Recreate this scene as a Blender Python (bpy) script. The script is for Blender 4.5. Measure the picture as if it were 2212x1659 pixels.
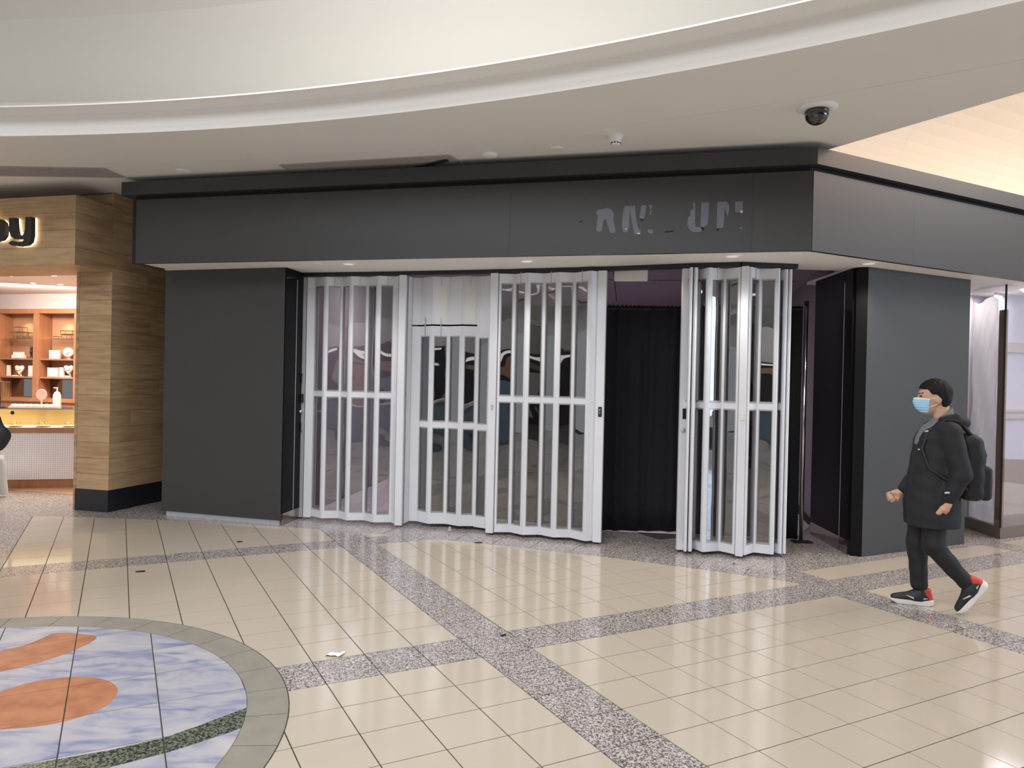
import bpy, bmesh, math, random
import numpy as np
from mathutils import Vector, Matrix

random.seed(7)
for o in list(bpy.data.objects):
    bpy.data.objects.remove(o)
SC = bpy.context.scene
COL = SC.collection
PI = math.pi

# ------------------------------------------------------------------ camera
F_PX, PITCH, ROLL, CAM_H = 1597.3, -0.0060764, 0.0215893, 1.64
fw = Vector((0, math.cos(PITCH), math.sin(PITCH)))
r0 = Vector((1, 0, 0))
u0 = r0.cross(fw)
rt = r0 * math.cos(ROLL) + u0 * math.sin(ROLL)
up = -r0 * math.sin(ROLL) + u0 * math.cos(ROLL)
cd = bpy.data.cameras.new('camera')
cd.sensor_width = 36.0
cd.lens = F_PX / 2212 * 36.0
cd.clip_start = 0.05
cam = bpy.data.objects.new('camera', cd)
COL.objects.link(cam)
cam.matrix_world = Matrix(((rt.x, up.x, -fw.x, 0), (rt.y, up.y, -fw.y, 0), (rt.z, up.z, -fw.z, CAM_H), (0, 0, 0, 1)))
SC.camera = cam

# ------------------------------------------------------------------ light
w = bpy.data.worlds.new('world')
SC.world = w
w.use_nodes = True
w.node_tree.nodes['Background'].inputs[0].default_value = (0.92, 0.95, 1.0, 1)
w.node_tree.nodes['Background'].inputs[1].default_value = 0.66
SC.view_settings.view_transform = 'Standard'
SC.view_settings.look = 'None'
SC.view_settings.exposure = 0.0
SC.view_settings.gamma = 1.0
SC.view_settings.use_curve_mapping = False


def area(name, loc, target, size, power, color, shape='RECTANGLE', size_y=None, spread=None):
    l = bpy.data.lights.new(name, 'AREA')
    l.energy = power
    l.color = color
    l.shape = shape
    l.size = size
    if size_y:
        l.size_y = size_y
    if spread:
        l.spread = spread
    o = bpy.data.objects.new(name, l)
    COL.objects.link(o)
    o.location = loc
    d = Vector(target) - Vector(loc)
    o.rotation_euler = d.to_track_quat('-Z', 'Y').to_euler()
    return o


CK = 0.9717                         # ceiling plan scale that goes with its height
RC = Vector((-6.03, -8.37)) * CK          # centre of the round ceiling
area('skylight_lamp', (RC.x, RC.y, 7.6), (RC.x, RC.y, 0), 15.0, 2250, (0.95, 0.95, 1.0), 'DISK')
area('dome_fill_lamp', (-0.8, 4.4, 5.6), (-0.8, 4.6, 0), 3.0, 295, (0.97, 0.96, 1.0), 'DISK')  # added unseen fill, lifts the floor and soffit near the shopfront
area('corridor_skylight_lamp', (10.5, 6.6, 5.3), (10.5, 6.6, 0), 9.0, 330, (0.78, 0.86, 1.0), 'RECTANGLE', 2.6)
area('corridor_blue_fill', (13.5, 0.5, 2.6), (2.5, 7.0, 1.6), 7.0, 440, (0.60, 0.77, 1.0), 'RECTANGLE', 3.6)  # added blue fill for the right pier and doors, no window modelled
area('fascia_fill_lamp', (6.6, 6.2, 5.05), (5.6, 7.2, 3.0), 5.5, 125, (1.0, 0.68, 0.44), 'RECTANGLE', 0.35).rotation_euler.z += 0.0  # added warm fill strip aimed at the side fascia

# ------------------------------------------------------------------ materials
MATS = {}


def mat(name, col, rough=0.5, metal=0.0, spec=0.5, var=0.0, vscale=4.0, stretch=(1, 1, 1), bump=0.0, bscale=60.0, col2=None, contrast=None,
        emit=None, estr=0.0, rough_var=0.0, coat=0.0, detail=4.0):
    m = bpy.data.materials.new(name)
    m.use_nodes = True
    nt = m.node_tree
    b = nt.nodes['Principled BSDF']
    b.inputs['Base Color'].default_value = (*col, 1)
    b.inputs['Roughness'].default_value = rough
    b.inputs['Metallic'].default_value = metal
    b.inputs['Specular IOR Level'].default_value = spec
    if coat:
        b.inputs['Coat Weight'].default_value = coat
        b.inputs['Coat Roughness'].default_value = 0.04
    geo = nt.nodes.new('ShaderNodeNewGeometry')
    mp = nt.nodes.new('ShaderNodeMapping')
    mp.inputs['Scale'].default_value = stretch
    nt.links.new(geo.outputs['Position'], mp.inputs['Vector'])
    c2 = col2 if col2 else tuple(max(0, c * (1 - var)) for c in col)
    nz = nt.nodes.new('ShaderNodeTexNoise')
    nz.inputs['Scale'].default_value = vscale
    nz.inputs['Detail'].default_value = detail
    nt.links.new(mp.outputs[0], nz.inputs['Vector'])
    rmp = nt.nodes.new('ShaderNodeValToRGB')
    lo, hi = contrast if contrast else (0.3, 0.7)
    rmp.color_ramp.elements[0].position = lo
    rmp.color_ramp.elements[1].position = hi
    rmp.color_ramp.elements[0].color = (*c2, 1)
    rmp.color_ramp.elements[1].color = (*col, 1)
    nt.links.new(nz.outputs['Fac'], rmp.inputs['Fac'])
    nt.links.new(rmp.outputs['Color'], b.inputs['Base Color'])
    if rough_var:
        mr = nt.nodes.new('ShaderNodeMapRange')
        mr.inputs['To Min'].default_value = max(0.0, rough - rough_var)
        mr.inputs['To Max'].default_value = rough + rough_var
        nt.links.new(nz.outputs['Fac'], mr.inputs['Value'])
        nt.links.new(mr.outputs[0], b.inputs['Roughness'])
    if bump:
        n2 = nt.nodes.new('ShaderNodeTexNoise')
        n2.inputs['Scale'].default_value = bscale
        n2.inputs['Detail'].default_value = 3
        nt.links.new(mp.outputs[0], n2.inputs['Vector'])
        bp = nt.nodes.new('ShaderNodeBump')
        bp.inputs['Strength'].default_value = bump
        bp.inputs['Distance'].default_value = 0.01
        nt.links.new(n2.outputs['Fac'], bp.inputs['Height'])
        nt.links.new(bp.outputs[0], b.inputs['Normal'])
    if emit:
        b.inputs['Emission Color'].default_value = (*emit, 1)
        b.inputs['Emission Strength'].default_value = estr
    MATS[name] = m
    return m


def S(r, g, b):
    f = lambda c: (c / 255 / 12.92) if c <= 10 else ((c / 255 + 0.055) / 1.055) ** 2.4
    return (f(r), f(g), f(b))


M = {}
M['tile'] = mat('cream_tile', (0.56, 0.495, 0.40), 0.10, var=0.05, vscale=1.3, rough_var=0.03)
M['grout'] = mat('grout', (0.055, 0.048, 0.038), 0.85, var=0.3, vscale=9)
M['granite'] = None
M['ringstone'] = mat('ring_stone', (0.30, 0.28, 0.235), 0.5, var=0.16, vscale=9, bump=0.05, bscale=120)
M['dark'] = mat('charcoal_panel', (0.040, 0.040, 0.039), 0.42, var=0.06, vscale=2.0, bump=0.02, bscale=500, spec=0.5)
M['black_lam'] = mat('black_laminate', (0.006, 0.006, 0.006), 0.5, spec=0.15, var=0.1, vscale=2.0)
M['reveal'] = mat('reveal_black', (0.004, 0.004, 0.004), 0.7)
M['ceil'] = mat('ceiling_paint', (0.80, 0.785, 0.75), 0.85, var=0.03, vscale=0.8)
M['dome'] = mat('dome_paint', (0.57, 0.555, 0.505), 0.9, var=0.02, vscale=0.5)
M['riser'] = mat('riser_paint', (0.86, 0.85, 0.82), 0.85, var=0.02, vscale=0.8)
M['soffit'] = mat('soffit_white', (0.92, 0.91, 0.88), 0.6, var=0.02, vscale=1.0)
M['vault'] = mat('vault_paint', (0.82, 0.75, 0.64), 0.9, var=0.03, vscale=0.6)
M['alu'] = mat('white_aluminium', (0.76, 0.775, 0.815), 0.34, var=0.04, vscale=3.0, spec=0.5)
M['alu2'] = mat('anodised_bezel', (0.42, 0.425, 0.43), 0.35, metal=0.5, var=0.05, vscale=3.0)
M['silver'] = mat('silver_jamb', (0.55, 0.57, 0.61), 0.35, metal=0.4, var=0.05, vscale=2.0)
M['steel'] = mat('polished_steel', (0.42, 0.38, 0.33), 0.16, metal=1.0, var=0.08, vscale=5.0)
M['curtain'] = mat('black_drape', (0.012, 0.012, 0.015), 0.8, var=0.2, vscale=30, bump=0.15, bscale=400, spec=0.3)
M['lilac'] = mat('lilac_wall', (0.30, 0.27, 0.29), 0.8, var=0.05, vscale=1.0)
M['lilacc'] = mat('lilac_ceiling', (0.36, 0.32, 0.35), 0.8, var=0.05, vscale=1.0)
M['paper'] = mat('pink_paper', (0.78, 0.68, 0.76), 0.7, var=0.12, vscale=6.0)
M['white'] = mat('white_plastic', (0.80, 0.79, 0.77), 0.4, var=0.02)
M['receipt'] = mat('receipt_white', (0.88, 0.88, 0.87), 0.7, var=0.04, vscale=30)
M['slat'] = mat('vent_slat', (0.42, 0.39, 0.37), 0.6, var=0.05)
M['rubber'] = mat('black_plastic', (0.012, 0.012, 0.013), 0.4)
M['dome_glass'] = mat('smoked_dome', (0.008, 0.008, 0.010), 0.06, coat=1.0)
M['film'] = mat('vinyl_film', (0.128, 0.133, 0.168), 0.35, var=0.12, vscale=14)
M['litplaster'] = mat('lamp_lens', (0.85, 0.83, 0.78), 0.4, emit=(1, 0.95, 0.85), estr=0.35)
M['oak'] = mat('oak_board', (0.53, 0.355, 0.185), 0.42, vscale=2.2, stretch=(1.0, 1.0, 9.0), col2=(0.35, 0.225, 0.115), contrast=(0.32, 0.72), bump=0.05, bscale=30)
M['oak2'] = mat('oak_board_pale', (0.56, 0.385, 0.21), 0.42, vscale=2.6, stretch=(1.2, 1.2, 11.0), col2=(0.40, 0.27, 0.145), contrast=(0.3, 0.75), bump=0.05, bscale=30)
M['oak3'] = mat('oak_board_knotty', (0.50, 0.33, 0.175), 0.42, vscale=3.2, stretch=(1.0, 1.0, 7.0), col2=(0.28, 0.18, 0.095), contrast=(0.28, 0.62), bump=0.05, bscale=30)
M['kick'] = mat('black_kickboard', (0.012, 0.013, 0.017), 0.45)
M['cherry'] = mat('cherry_wood', (0.38, 0.175, 0.085), 0.4, vscale=3, stretch=(6, 6, 1), col2=(0.30, 0.13, 0.06))
M['cherryback'] = mat('cherry_backboard', (0.47, 0.26, 0.155), 0.35, vscale=2, col2=(0.40, 0.21, 0.12))
M['pinkwall'] = mat('warm_white_wall', (0.80, 0.72, 0.68), 0.8, var=0.02)
M['mosaic'] = mat('white_mosaic', (0.76, 0.74, 0.76), 0.35, var=0.04, vscale=60)
M['woodfloor'] = mat('oak_floor', (0.45, 0.28, 0.17), 0.35, vscale=3, stretch=(1, 8, 1), col2=(0.34, 0.20, 0.11))
M['amber'] = mat('amber_backing', (0.55, 0.38, 0.13), 0.5, var=0.1)
M['gold'] = mat('gold', (0.75, 0.52, 0.2), 0.25, metal=1.0)
M['chrome'] = mat('chrome', (0.7, 0.7, 0.7), 0.12, metal=1.0)
M['cream'] = mat('display_cream', (0.82, 0.74, 0.67), 0.6, var=0.04)
M['blush'] = mat('display_blush', (0.70, 0.45, 0.38), 0.6, var=0.05)
M['mirrorm'] = mat('mirror_dark', (0.30, 0.28, 0.27), 0.04, metal=1.0)
M['walnut'] = mat('brown_wood_strip', (0.30, 0.17, 0.08), 0.4, vscale=3, stretch=(5, 5, 1), col2=(0.22, 0.12, 0.05))
M['crinkle'] = mat('crinkled_sheet', (0.86, 0.84, 0.81), 0.35, var=0.14, vscale=4, bump=0.35, bscale=7)
M['stonebase'] = mat('brown_stone_base', (0.155, 0.13, 0.105), 0.3, var=0.15, vscale=40)
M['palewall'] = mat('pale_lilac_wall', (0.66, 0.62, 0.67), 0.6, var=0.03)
M['tanreflect'] = mat('tan_reflection', (0.60, 0.49, 0.41), 0.5, var=0.05)  # tan tone of the mall reflected in the shop glass, painted on the backing
M['skin'] = mat('skin', (0.60, 0.36, 0.245), 0.5, var=0.08, vscale=12)
M['hair'] = mat('black_hair', (0.008, 0.006, 0.005), 0.6, spec=0.25, var=0.3, vscale=90, bump=0.5, bscale=150)
M['mask'] = mat('blue_mask', (0.36, 0.66, 0.86), 0.7, var=0.05)
M['maskedge'] = mat('mask_white_edge', (0.80, 0.83, 0.86), 0.7)
M['jacket'] = mat('black_jacket', (0.011, 0.012, 0.015), 0.75, var=0.25, vscale=12, bump=0.12, bscale=22)
M['trousers'] = mat('black_trousers', (0.009, 0.009, 0.010), 0.7, var=0.2, vscale=12, bump=0.12, bscale=20)
M['hoodie'] = mat('grey_hoodie', (0.19, 0.21, 0.23), 0.85, var=0.25, vscale=40, bump=0.3, bscale=60)
M['navy'] = mat('navy_shirt', (0.018, 0.024, 0.040), 0.8, var=0.2, vscale=20)
M['backpack'] = mat('black_backpack', (0.006, 0.006, 0.007), 0.6, var=0.2, vscale=30, bump=0.2, bscale=80)
M['shoeblack'] = mat('shoe_black', (0.016, 0.019, 0.022), 0.6, var=0.2, vscale=60)
M['shoered'] = mat('shoe_red', (0.62, 0.045, 0.025), 0.55, var=0.1)
M['sole'] = mat('shoe_sole', (0.74, 0.72, 0.66), 0.6, var=0.05)
M['logo'] = mat('silver_print', (0.62, 0.63, 0.66), 0.4)
M['orange'] = mat('orange_stone', (0.47, 0.20, 0.095), 0.5, vscale=9, col2=(0.36, 0.135, 0.06), contrast=(0.35, 0.6), detail=8)
M['opp_dark'] = mat('opposite_dark', (0.03, 0.03, 0.033), 0.4, var=0.1)
M['opp_tan'] = mat('opposite_tan', (0.42, 0.27, 0.17), 0.5, var=0.1)
M['opp_blue'] = mat('opposite_blue', (0.20, 0.30, 0.38), 0.5, var=0.1)
M['opp_pale'] = mat('opposite_pale', (0.62, 0.60, 0.56), 0.6, var=0.05)
M['panel_light'] = mat('light_panel', (0.9, 0.9, 0.9), 0.5, emit=(1, 0.97, 0.92), estr=1.2)
M['cove_warm'] = mat('cove_tube_warm', (0.9, 0.9, 0.9), 0.5, emit=(1.0, 0.80, 0.60), estr=1.5)
M['cove_cool'] = mat('cove_tube_white', (0.9, 0.9, 0.9), 0.5, emit=(1.0, 0.97, 0.90), estr=1.1)
M['letterglow'] = mat('letter_halo', (0.9, 0.85, 0.7), 0.5, emit=(1.0, 0.84, 0.58), estr=2.6)
M['letterface'] = mat('letter_bronze', (0.020, 0.017, 0.015), 0.5)
M['downlight'] = mat('downlight_lens', (0.9, 0.9, 0.9), 0.5, emit=(1.0, 0.88, 0.72), estr=9.0)


def speckle(name, c1, c2, c3, scale, rough):
    m = bpy.data.materials.new(name)
    m.use_nodes = True
    nt = m.node_tree
    b = nt.nodes['Principled BSDF']
    geo = nt.nodes.new('ShaderNodeNewGeometry')
    v = nt.nodes.new('ShaderNodeTexVoronoi')
    v.inputs['Scale'].default_value = scale
    nt.links.new(geo.outputs['Position'], v.inputs['Vector'])
    rp = nt.nodes.new('ShaderNodeValToRGB')
    e = rp.color_ramp.elements
    e[0].position = 0.22
    e[0].color = (*c1, 1)
    e[1].position = 0.8
    e[1].color = (*c3, 1)
    x = e.new(0.5)
    x.color = (*c2, 1)
    sep = nt.nodes.new('ShaderNodeSeparateColor')
    nt.links.new(v.outputs['Color'], sep.inputs[0])
    nt.links.new(sep.outputs[0], rp.inputs['Fac'])
    nz = nt.nodes.new('ShaderNodeTexNoise')
    nz.inputs['Scale'].default_value = 2.5
    nt.links.new(geo.outputs['Position'], nz.inputs['Vector'])
    mx = nt.nodes.new('ShaderNodeMix')
    mx.data_type = 'RGBA'
    mx.blend_type = 'MULTIPLY'
    mx.inputs['Factor'].default_value = 0.35
    nt.links.new(rp.outputs['Color'], mx.inputs[6])
    nt.links.new(nz.outputs['Color'], mx.inputs[7])
    nt.links.new(rp.outputs['Color'], b.inputs['Base Color'])
    b.inputs['Roughness'].default_value = rough
    return m


M['granite'] = speckle('grey_granite', (0.11, 0.10, 0.095), (0.36, 0.33, 0.31), (0.60, 0.55, 0.52), 150, 0.16)
M['greenstone'] = speckle('green_marble', (0.02, 0.026, 0.02), (0.105, 0.125, 0.09), (0.19, 0.215, 0.16), 130, 0.25)


def marble(name):
    m = bpy.data.materials.new(name)
    m.use_nodes = True
    nt = m.node_tree
    b = nt.nodes['Principled BSDF']
    geo = nt.nodes.new('ShaderNodeNewGeometry')
    mp = nt.nodes.new('ShaderNodeMapping')
    mp.inputs['Rotation'].default_value = (0, 0, -0.52)
    mp.inputs['Scale'].default_value = (1.3, 3.4, 1)
    oi = nt.nodes.new('ShaderNodeObjectInfo')
    vm_ = nt.nodes.new('ShaderNodeVectorMath')
    vm_.operation = 'MULTIPLY_ADD'
    vm_.inputs[1].default_value = (9.0, 7.0, 13.0)
    nt.links.new(oi.outputs['Random'], vm_.inputs[0])
    nt.links.new(geo.outputs['Position'], vm_.inputs[2])
    nt.links.new(vm_.outputs[0], mp.inputs['Vector'])
    n1 = nt.nodes.new('ShaderNodeTexNoise')
    n1.inputs['Scale'].default_value = 1.7
    n1.inputs['Detail'].default_value = 7
    n1.inputs['Distortion'].default_value = 1.6
    nt.links.new(mp.outputs[0], n1.inputs['Vector'])
    rp = nt.nodes.new('ShaderNodeValToRGB')
    e = rp.color_ramp.elements
    e[0].position = 0.30
    e[0].color = (0.15, 0.18, 0.33, 1)
    e[1].position = 0.72
    e[1].color = (0.49, 0.48, 0.48, 1)
    x = e.new(0.42)
    x.color = (0.28, 0.30, 0.40, 1)
    x = e.new(0.52)
    x.color = (0.39, 0.39, 0.44, 1)
    nt.links.new(n1.outputs['Fac'], rp.inputs['Fac'])
    nt.links.new(rp.outputs['Color'], b.inputs['Base Color'])
    b.inputs['Roughness'].default_value = 0.45
    return m


M['marble'] = marble('blue_marble')


def glass(name, tint, refl=0.05, wave=0.0, wscale=1.2):
    m = bpy.data.materials.new(name)
    m.use_nodes = True
    nt = m.node_tree
    nt.nodes.clear()
    out = nt.nodes.new('ShaderNodeOutputMaterial')
    tr = nt.nodes.new('ShaderNodeBsdfTransparent')
    tr.inputs[0].default_value = (*tint, 1)
    gl = nt.nodes.new('ShaderNodeBsdfGlossy')
    gl.inputs['Roughness'].default_value = 0.015
    gl.inputs['Color'].default_value = (1, 1, 1, 1)
    lw = nt.nodes.new('ShaderNodeLayerWeight')
    lw.inputs['Blend'].default_value = 0.5
    fr = nt.nodes.new('ShaderNodeMath')
    fr.operation = 'POWER'
    fr.inputs[1].default_value = 4.0
    nt.links.new(lw.outputs['Facing'], fr.inputs[0])
    ad = nt.nodes.new('ShaderNodeMath')
    ad.operation = 'ADD'
    ad.inputs[1].default_value = refl
    mx = nt.nodes.new('ShaderNodeMixShader')
    nt.links.new(fr.outputs[0], ad.inputs[0])
    nt.links.new(ad.outputs[0], mx.inputs[0])
    nt.links.new(tr.outputs[0], mx.inputs[1])
    nt.links.new(gl.outputs[0], mx.inputs[2])
    nt.links.new(mx.outputs[0], out.inputs[0])
    if wave:
        geo = nt.nodes.new('ShaderNodeNewGeometry')
        nz = nt.nodes.new('ShaderNodeTexNoise')
        nz.inputs['Scale'].default_value = wscale
        nz.inputs['Detail'].default_value = 1.0
        nt.links.new(geo.outputs['Position'], nz.inputs['Vector'])
        bp = nt.nodes.new('ShaderNodeBump')
        bp.inputs['Strength'].default_value = wave
        bp.inputs['Distance'].default_value = 0.05
        nt.links.new(nz.outputs['Fac'], bp.inputs['Height'])
        nt.links.new(bp.outputs[0], gl.inputs['Normal'])
    return m


M['pane'] = glass('door_pane', (0.80, 0.79, 0.81), 0.16, wave=0.10, wscale=2.6)
M['clear'] = glass('clear_glass', (0.95, 0.97, 0.97), 0.03)
M['shopglass'] = glass('shop_glass', (0.93, 0.93, 0.96), 0.06)


_nt = M['crinkle'].node_tree
_tr = _nt.nodes.new('ShaderNodeBsdfTranslucent')
_tr.inputs[0].default_value = (0.80, 0.77, 0.73, 1)
_mx = _nt.nodes.new('ShaderNodeMixShader')
_mx.inputs[0].default_value = 0.55
_nt.links.new(_nt.nodes['Principled BSDF'].outputs[0], _mx.inputs[1])
_nt.links.new(_tr.outputs[0], _mx.inputs[2])
_nt.links.new(_mx.outputs[0], _nt.nodes['Material Output'].inputs[0])


# ------------------------------------------------------------------ helpers
class MB:
    def __init__(self):
        self.v = []
        self.f = []

    def poly(self, pts, flip=False):
        i = len(self.v)
        self.v += [tuple(p) for p in pts]
        idx = list(range(i, i + len(pts)))
        self.f.append(tuple(idx[::-1] if flip else idx))

    def prism(self, poly, z0, z1):
        n = len(poly)
        a = sum(poly[k][0] * poly[(k + 1) % n][1] - poly[(k + 1) % n][0] * poly[k][1] for k in range(n))
        if a < 0:
            poly = poly[::-1]
        i = len(self.v)
        self.v += [(x, y, z0) for x, y in poly] + [(x, y, z1) for x, y in poly]
        self.f.append(tuple(range(i + n - 1, i - 1, -1)))
        self.f.append(tuple(range(i + n, i + 2 * n)))
        for k in range(n):
            j = (k + 1) % n
            self.f.append((i + k, i + j, i + n + j, i + n + k))

    def box(self, c, s, rz=0.0, rot=None):
        R = rot if rot else Matrix.Rotation(rz, 3, 'Z')
        i = len(self.v)
        for dz in (-1, 1):
            for dx, dy in ((-1, -1), (1, -1), (1, 1), (-1, 1)):
                p = R @ Vector((dx * s[0] / 2, dy * s[1] / 2, dz * s[2] / 2))
                self.v.append((c[0] + p.x, c[1] + p.y, c[2] + p.z))
        for q in ((3, 2, 1, 0), (4, 5, 6, 7), (0, 1, 5, 4), (1, 2, 6, 5), (2, 3, 7, 6), (3, 0, 4, 7)):
            self.f.append(tuple(i + k for k in q))

    def slab(self, P, Q, z0, z1, t0, t1):
        """plate along the plan segment P-Q, from offset t0 to t1 along the normal facing the viewer side"""
        P = Vector(P[:2])
        Q = Vector(Q[:2])
        d = (Q - P).normalized()
        n = Vector((d.y, -d.x))
        self.prism([tuple(P + n * t0), tuple(Q + n * t0), tuple(Q + n * t1), tuple(P + n * t1)], z0, z1)

    def tube(self, pts, r, seg=8, cap=True):
        pts = [Vector(p) for p in pts]
        rs = r if isinstance(r, (list, tuple)) else [r] * len(pts)
        i0 = len(self.v)
        for k, p in enumerate(pts):
            t = (pts[min(k + 1, len(pts) - 1)] - pts[max(k - 1, 0)]).normalized()
            a = t.cross(Vector((0, 0, 1)))
            if a.length < 1e-3:
                a = t.cross(Vector((1, 0, 0)))
            a.normalize()
            b = t.cross(a)
            for s in range(seg):
                an = 2 * PI * s / seg
                q = p + (a * math.cos(an) + b * math.sin(an)) * rs[k]
                self.v.append(tuple(q))
        for k in range(len(pts) - 1):
            for s in range(seg):
                s2 = (s + 1) % seg
                self.f.append((i0 + k * seg + s, i0 + k * seg + s2, i0 + (k + 1) * seg + s2, i0 + (k + 1) * seg + s))
        if cap:
            self.f.append(tuple(i0 + s for s in range(seg))[::-1])
            e = i0 + (len(pts) - 1) * seg
            self.f.append(tuple(e + s for s in range(seg)))

    def lathe(self, c, prof, seg=24, ax=None):
        """profile of (r, h) turned about the axis through c"""
        R = ax if ax else Matrix.Identity(3)
        i0 = len(self.v)
        for r, h in prof:
            for s in range(seg):
                an = 2 * PI * s / seg
                p = R @ Vector((r * math.cos(an), r * math.sin(an), h))
                self.v.append((c[0] + p.x, c[1] + p.y, c[2] + p.z))
        for k in range(len(prof) - 1):
            for s in range(seg):
                s2 = (s + 1) % seg
                self.f.append((i0 + k * seg + s, i0 + k * seg + s2, i0 + (k + 1) * seg + s2, i0 + (k + 1) * seg + s))
        self.f.append(tuple(i0 + s for s in range(seg))[::-1])
        e = i0 + (len(prof) - 1) * seg
        self.f.append(tuple(e + s for s in range(seg)))

    def mesh(self, name):
        me = bpy.data.meshes.new(name)
        me.from_pydata(self.v, [], self.f)
        me.update()
        return me

    def build(self, name, m, parent=None, smooth=False, fix=False, bevel=0.0):
        me = self.mesh(name)
        if fix or smooth:
            bm = bmesh.new()
            bm.from_mesh(me)
            bmesh.ops.recalc_face_normals(bm, faces=bm.faces)
            bm.to_mesh(me)
            bm.free()
        return link(name, me, m, parent, smooth, bevel)


def link(name, me, m, parent=None, smooth=False, bevel=0.0):
    me.materials.clear()
    me.materials.append(M[m] if isinstance(m, str) else m)
    if smooth:
        for p in me.polygons:
            p.use_smooth = True
    o = bpy.data.objects.new(name, me)
    COL.objects.link(o)
    if parent:
        o.parent = parent
        o.matrix_parent_inverse = parent.matrix_world.inverted() if parent.type != 'EMPTY' else Matrix.Translation(-parent.location)
    if bevel:
        b = o.modifiers.new('bevel', 'BEVEL')
        b.width = bevel
        b.segments = 2
        b.limit_method = 'ANGLE'
    return o


def tag(o, label=None, cat=None, group=None, kind=None):
    if label:
        o['label'] = label
    if cat:
        o['category'] = cat
    if group:
        o['group'] = group
    if kind:
        o['kind'] = kind
    return o


def thing(name, label, cat, loc=(0, 0, 0), group=None):
    o = bpy.data.objects.new(name, None)
    o.empty_display_size = 0.1
    COL.objects.link(o)
    o.location = loc
    return tag(o, label, cat, group)


def struct(o, label=None):
    o['kind'] = 'structure'
    if label:
        o['label'] = label
    return o


def clip_half(poly, a, n):
    """keep the side where (p-a).n <= 0"""
    out = []
    for k in range(len(poly)):
        p, q = poly[k], poly[(k + 1) % len(poly)]
        dp = (p[0] - a[0]) * n[0] + (p[1] - a[1]) * n[1]
        dq = (q[0] - a[0]) * n[0] + (q[1] - a[1]) * n[1]
        if dp <= 0:
            out.append(p)
        if (dp < 0 < dq) or (dq < 0 < dp):
            t = dp / (dp - dq)
            out.append((p[0] + (q[0] - p[0]) * t, p[1] + (q[1] - p[1]) * t))
    return out


def parea(poly):
    return abs(sum(poly[k][0] * poly[(k + 1) % len(poly)][1] - poly[(k + 1) % len(poly)][0] * poly[k][1] for k in range(len(poly)))) / 2 if len(poly) > 2 else 0


def clip_circle_in(poly, c, R, n=96):
    """keep the inside of a circle (only the facets near the polygon are tried)"""
    far = max(math.hypot(p[0] - c[0], p[1] - c[1]) for p in poly)
    if far <= R * math.cos(PI / n):
        return poly
    cx = sum(p[0] for p in poly) / len(poly) - c[0]
    cy = sum(p[1] for p in poly) / len(poly) - c[1]
    a0 = math.atan2(cy, cx)
    for k in range(-10, 11):
        an = a0 + k * PI / n
        nn = (math.cos(an), math.sin(an))
        poly = clip_half(poly, (c[0] + nn[0] * R, c[1] + nn[1] * R), nn)
        if len(poly) < 3:
            return []
    return poly


def project(x, y, z):
    d = Vector((x, y, z - CAM_H))
    zz = d.dot(fw)
    if zz < 0.2:
        return None
    return (1106 + F_PX * d.dot(rt) / zz, 829.5 - F_PX * d.dot(up) / zz)


# ------------------------------------------------------------------ floor
G0 = Vector((-0.142, 4.348))
YAW = 0.488152
eB = Vector((math.cos(YAW), math.sin(YAW)))
eA = Vector((math.sin(YAW), -math.cos(YAW)))
TS, WA, WB = 0.30469, 0.3390, 0.3370
PU, PV = 9 * TS + WA, 9 * TS + WB
FC = Vector((-5.587, -7.764))       # centre of the arcs in the floor
R_ARC = 16.03


def uv(u, v):
    p = G0 + eB * u + eA * v
    return (p.x, p.y)


floor_mb = MB()
floor_mb.prism([(-16, -16), (17, -16), (17, 17), (-16, 17)], -0.12, -0.0035)
floor = struct(floor_mb.build('floor', 'grout'), 'polished cream tile mall floor with speckled granite bands')

MED = G0 + eB * (-2.742 - WA / 2) + eA * (-WB / 2)
MED = Vector((MED.x + 0.03, MED.y + 0.02))
R_OUT, R_IN = 1.765, 1.565

# tile cells: (polygon, material)
cells = []


def spans(lo, hi, period, wstrip):
    out = []
    k0 = int(math.floor(lo / period)) - 1
    for k in range(k0, int(hi / period) + 2):
        b = k * period
        out.append((b, b + wstrip, True))
        for j in range(9):
            out.append((b + wstrip + j * TS, b + wstrip + (j + 1) * TS, False))
    return [s for s in out if s[1] > lo and s[0] < hi]


GAP = 0.0031
US = spans(-13, 12, PU, WA)
VS = spans(-8.5, 9, PV, WB)
VS = [(a - WB, b - WB, s) for a, b, s in VS]
for ua, ub, us in US:
    for va, vb, vs in VS:
        gran = us or vs
        uc, vc = (ua + ub) / 2, (va + vb) / 2
        right = uc > 3.09
        if right and vc < -2.2:
            continue
        if right and vc < -0.65:
            gran = True
        poly = [uv(ua + GAP, va + GAP), uv(ub - GAP, va + GAP), uv(ub - GAP, vb - GAP), uv(ua + GAP, vb - GAP)]
        if not right:
            poly = clip_circle_in(poly, FC, R_ARC, 400)
        if len(poly) < 3 or parea(poly) < 2e-4:
            continue
        if all(math.hypot(p[0] - MED.x, p[1] - MED.y) < R_OUT - 0.03 for p in poly):
            continue
        cells.append((poly, 'granite' if gran else 'tile'))
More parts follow.
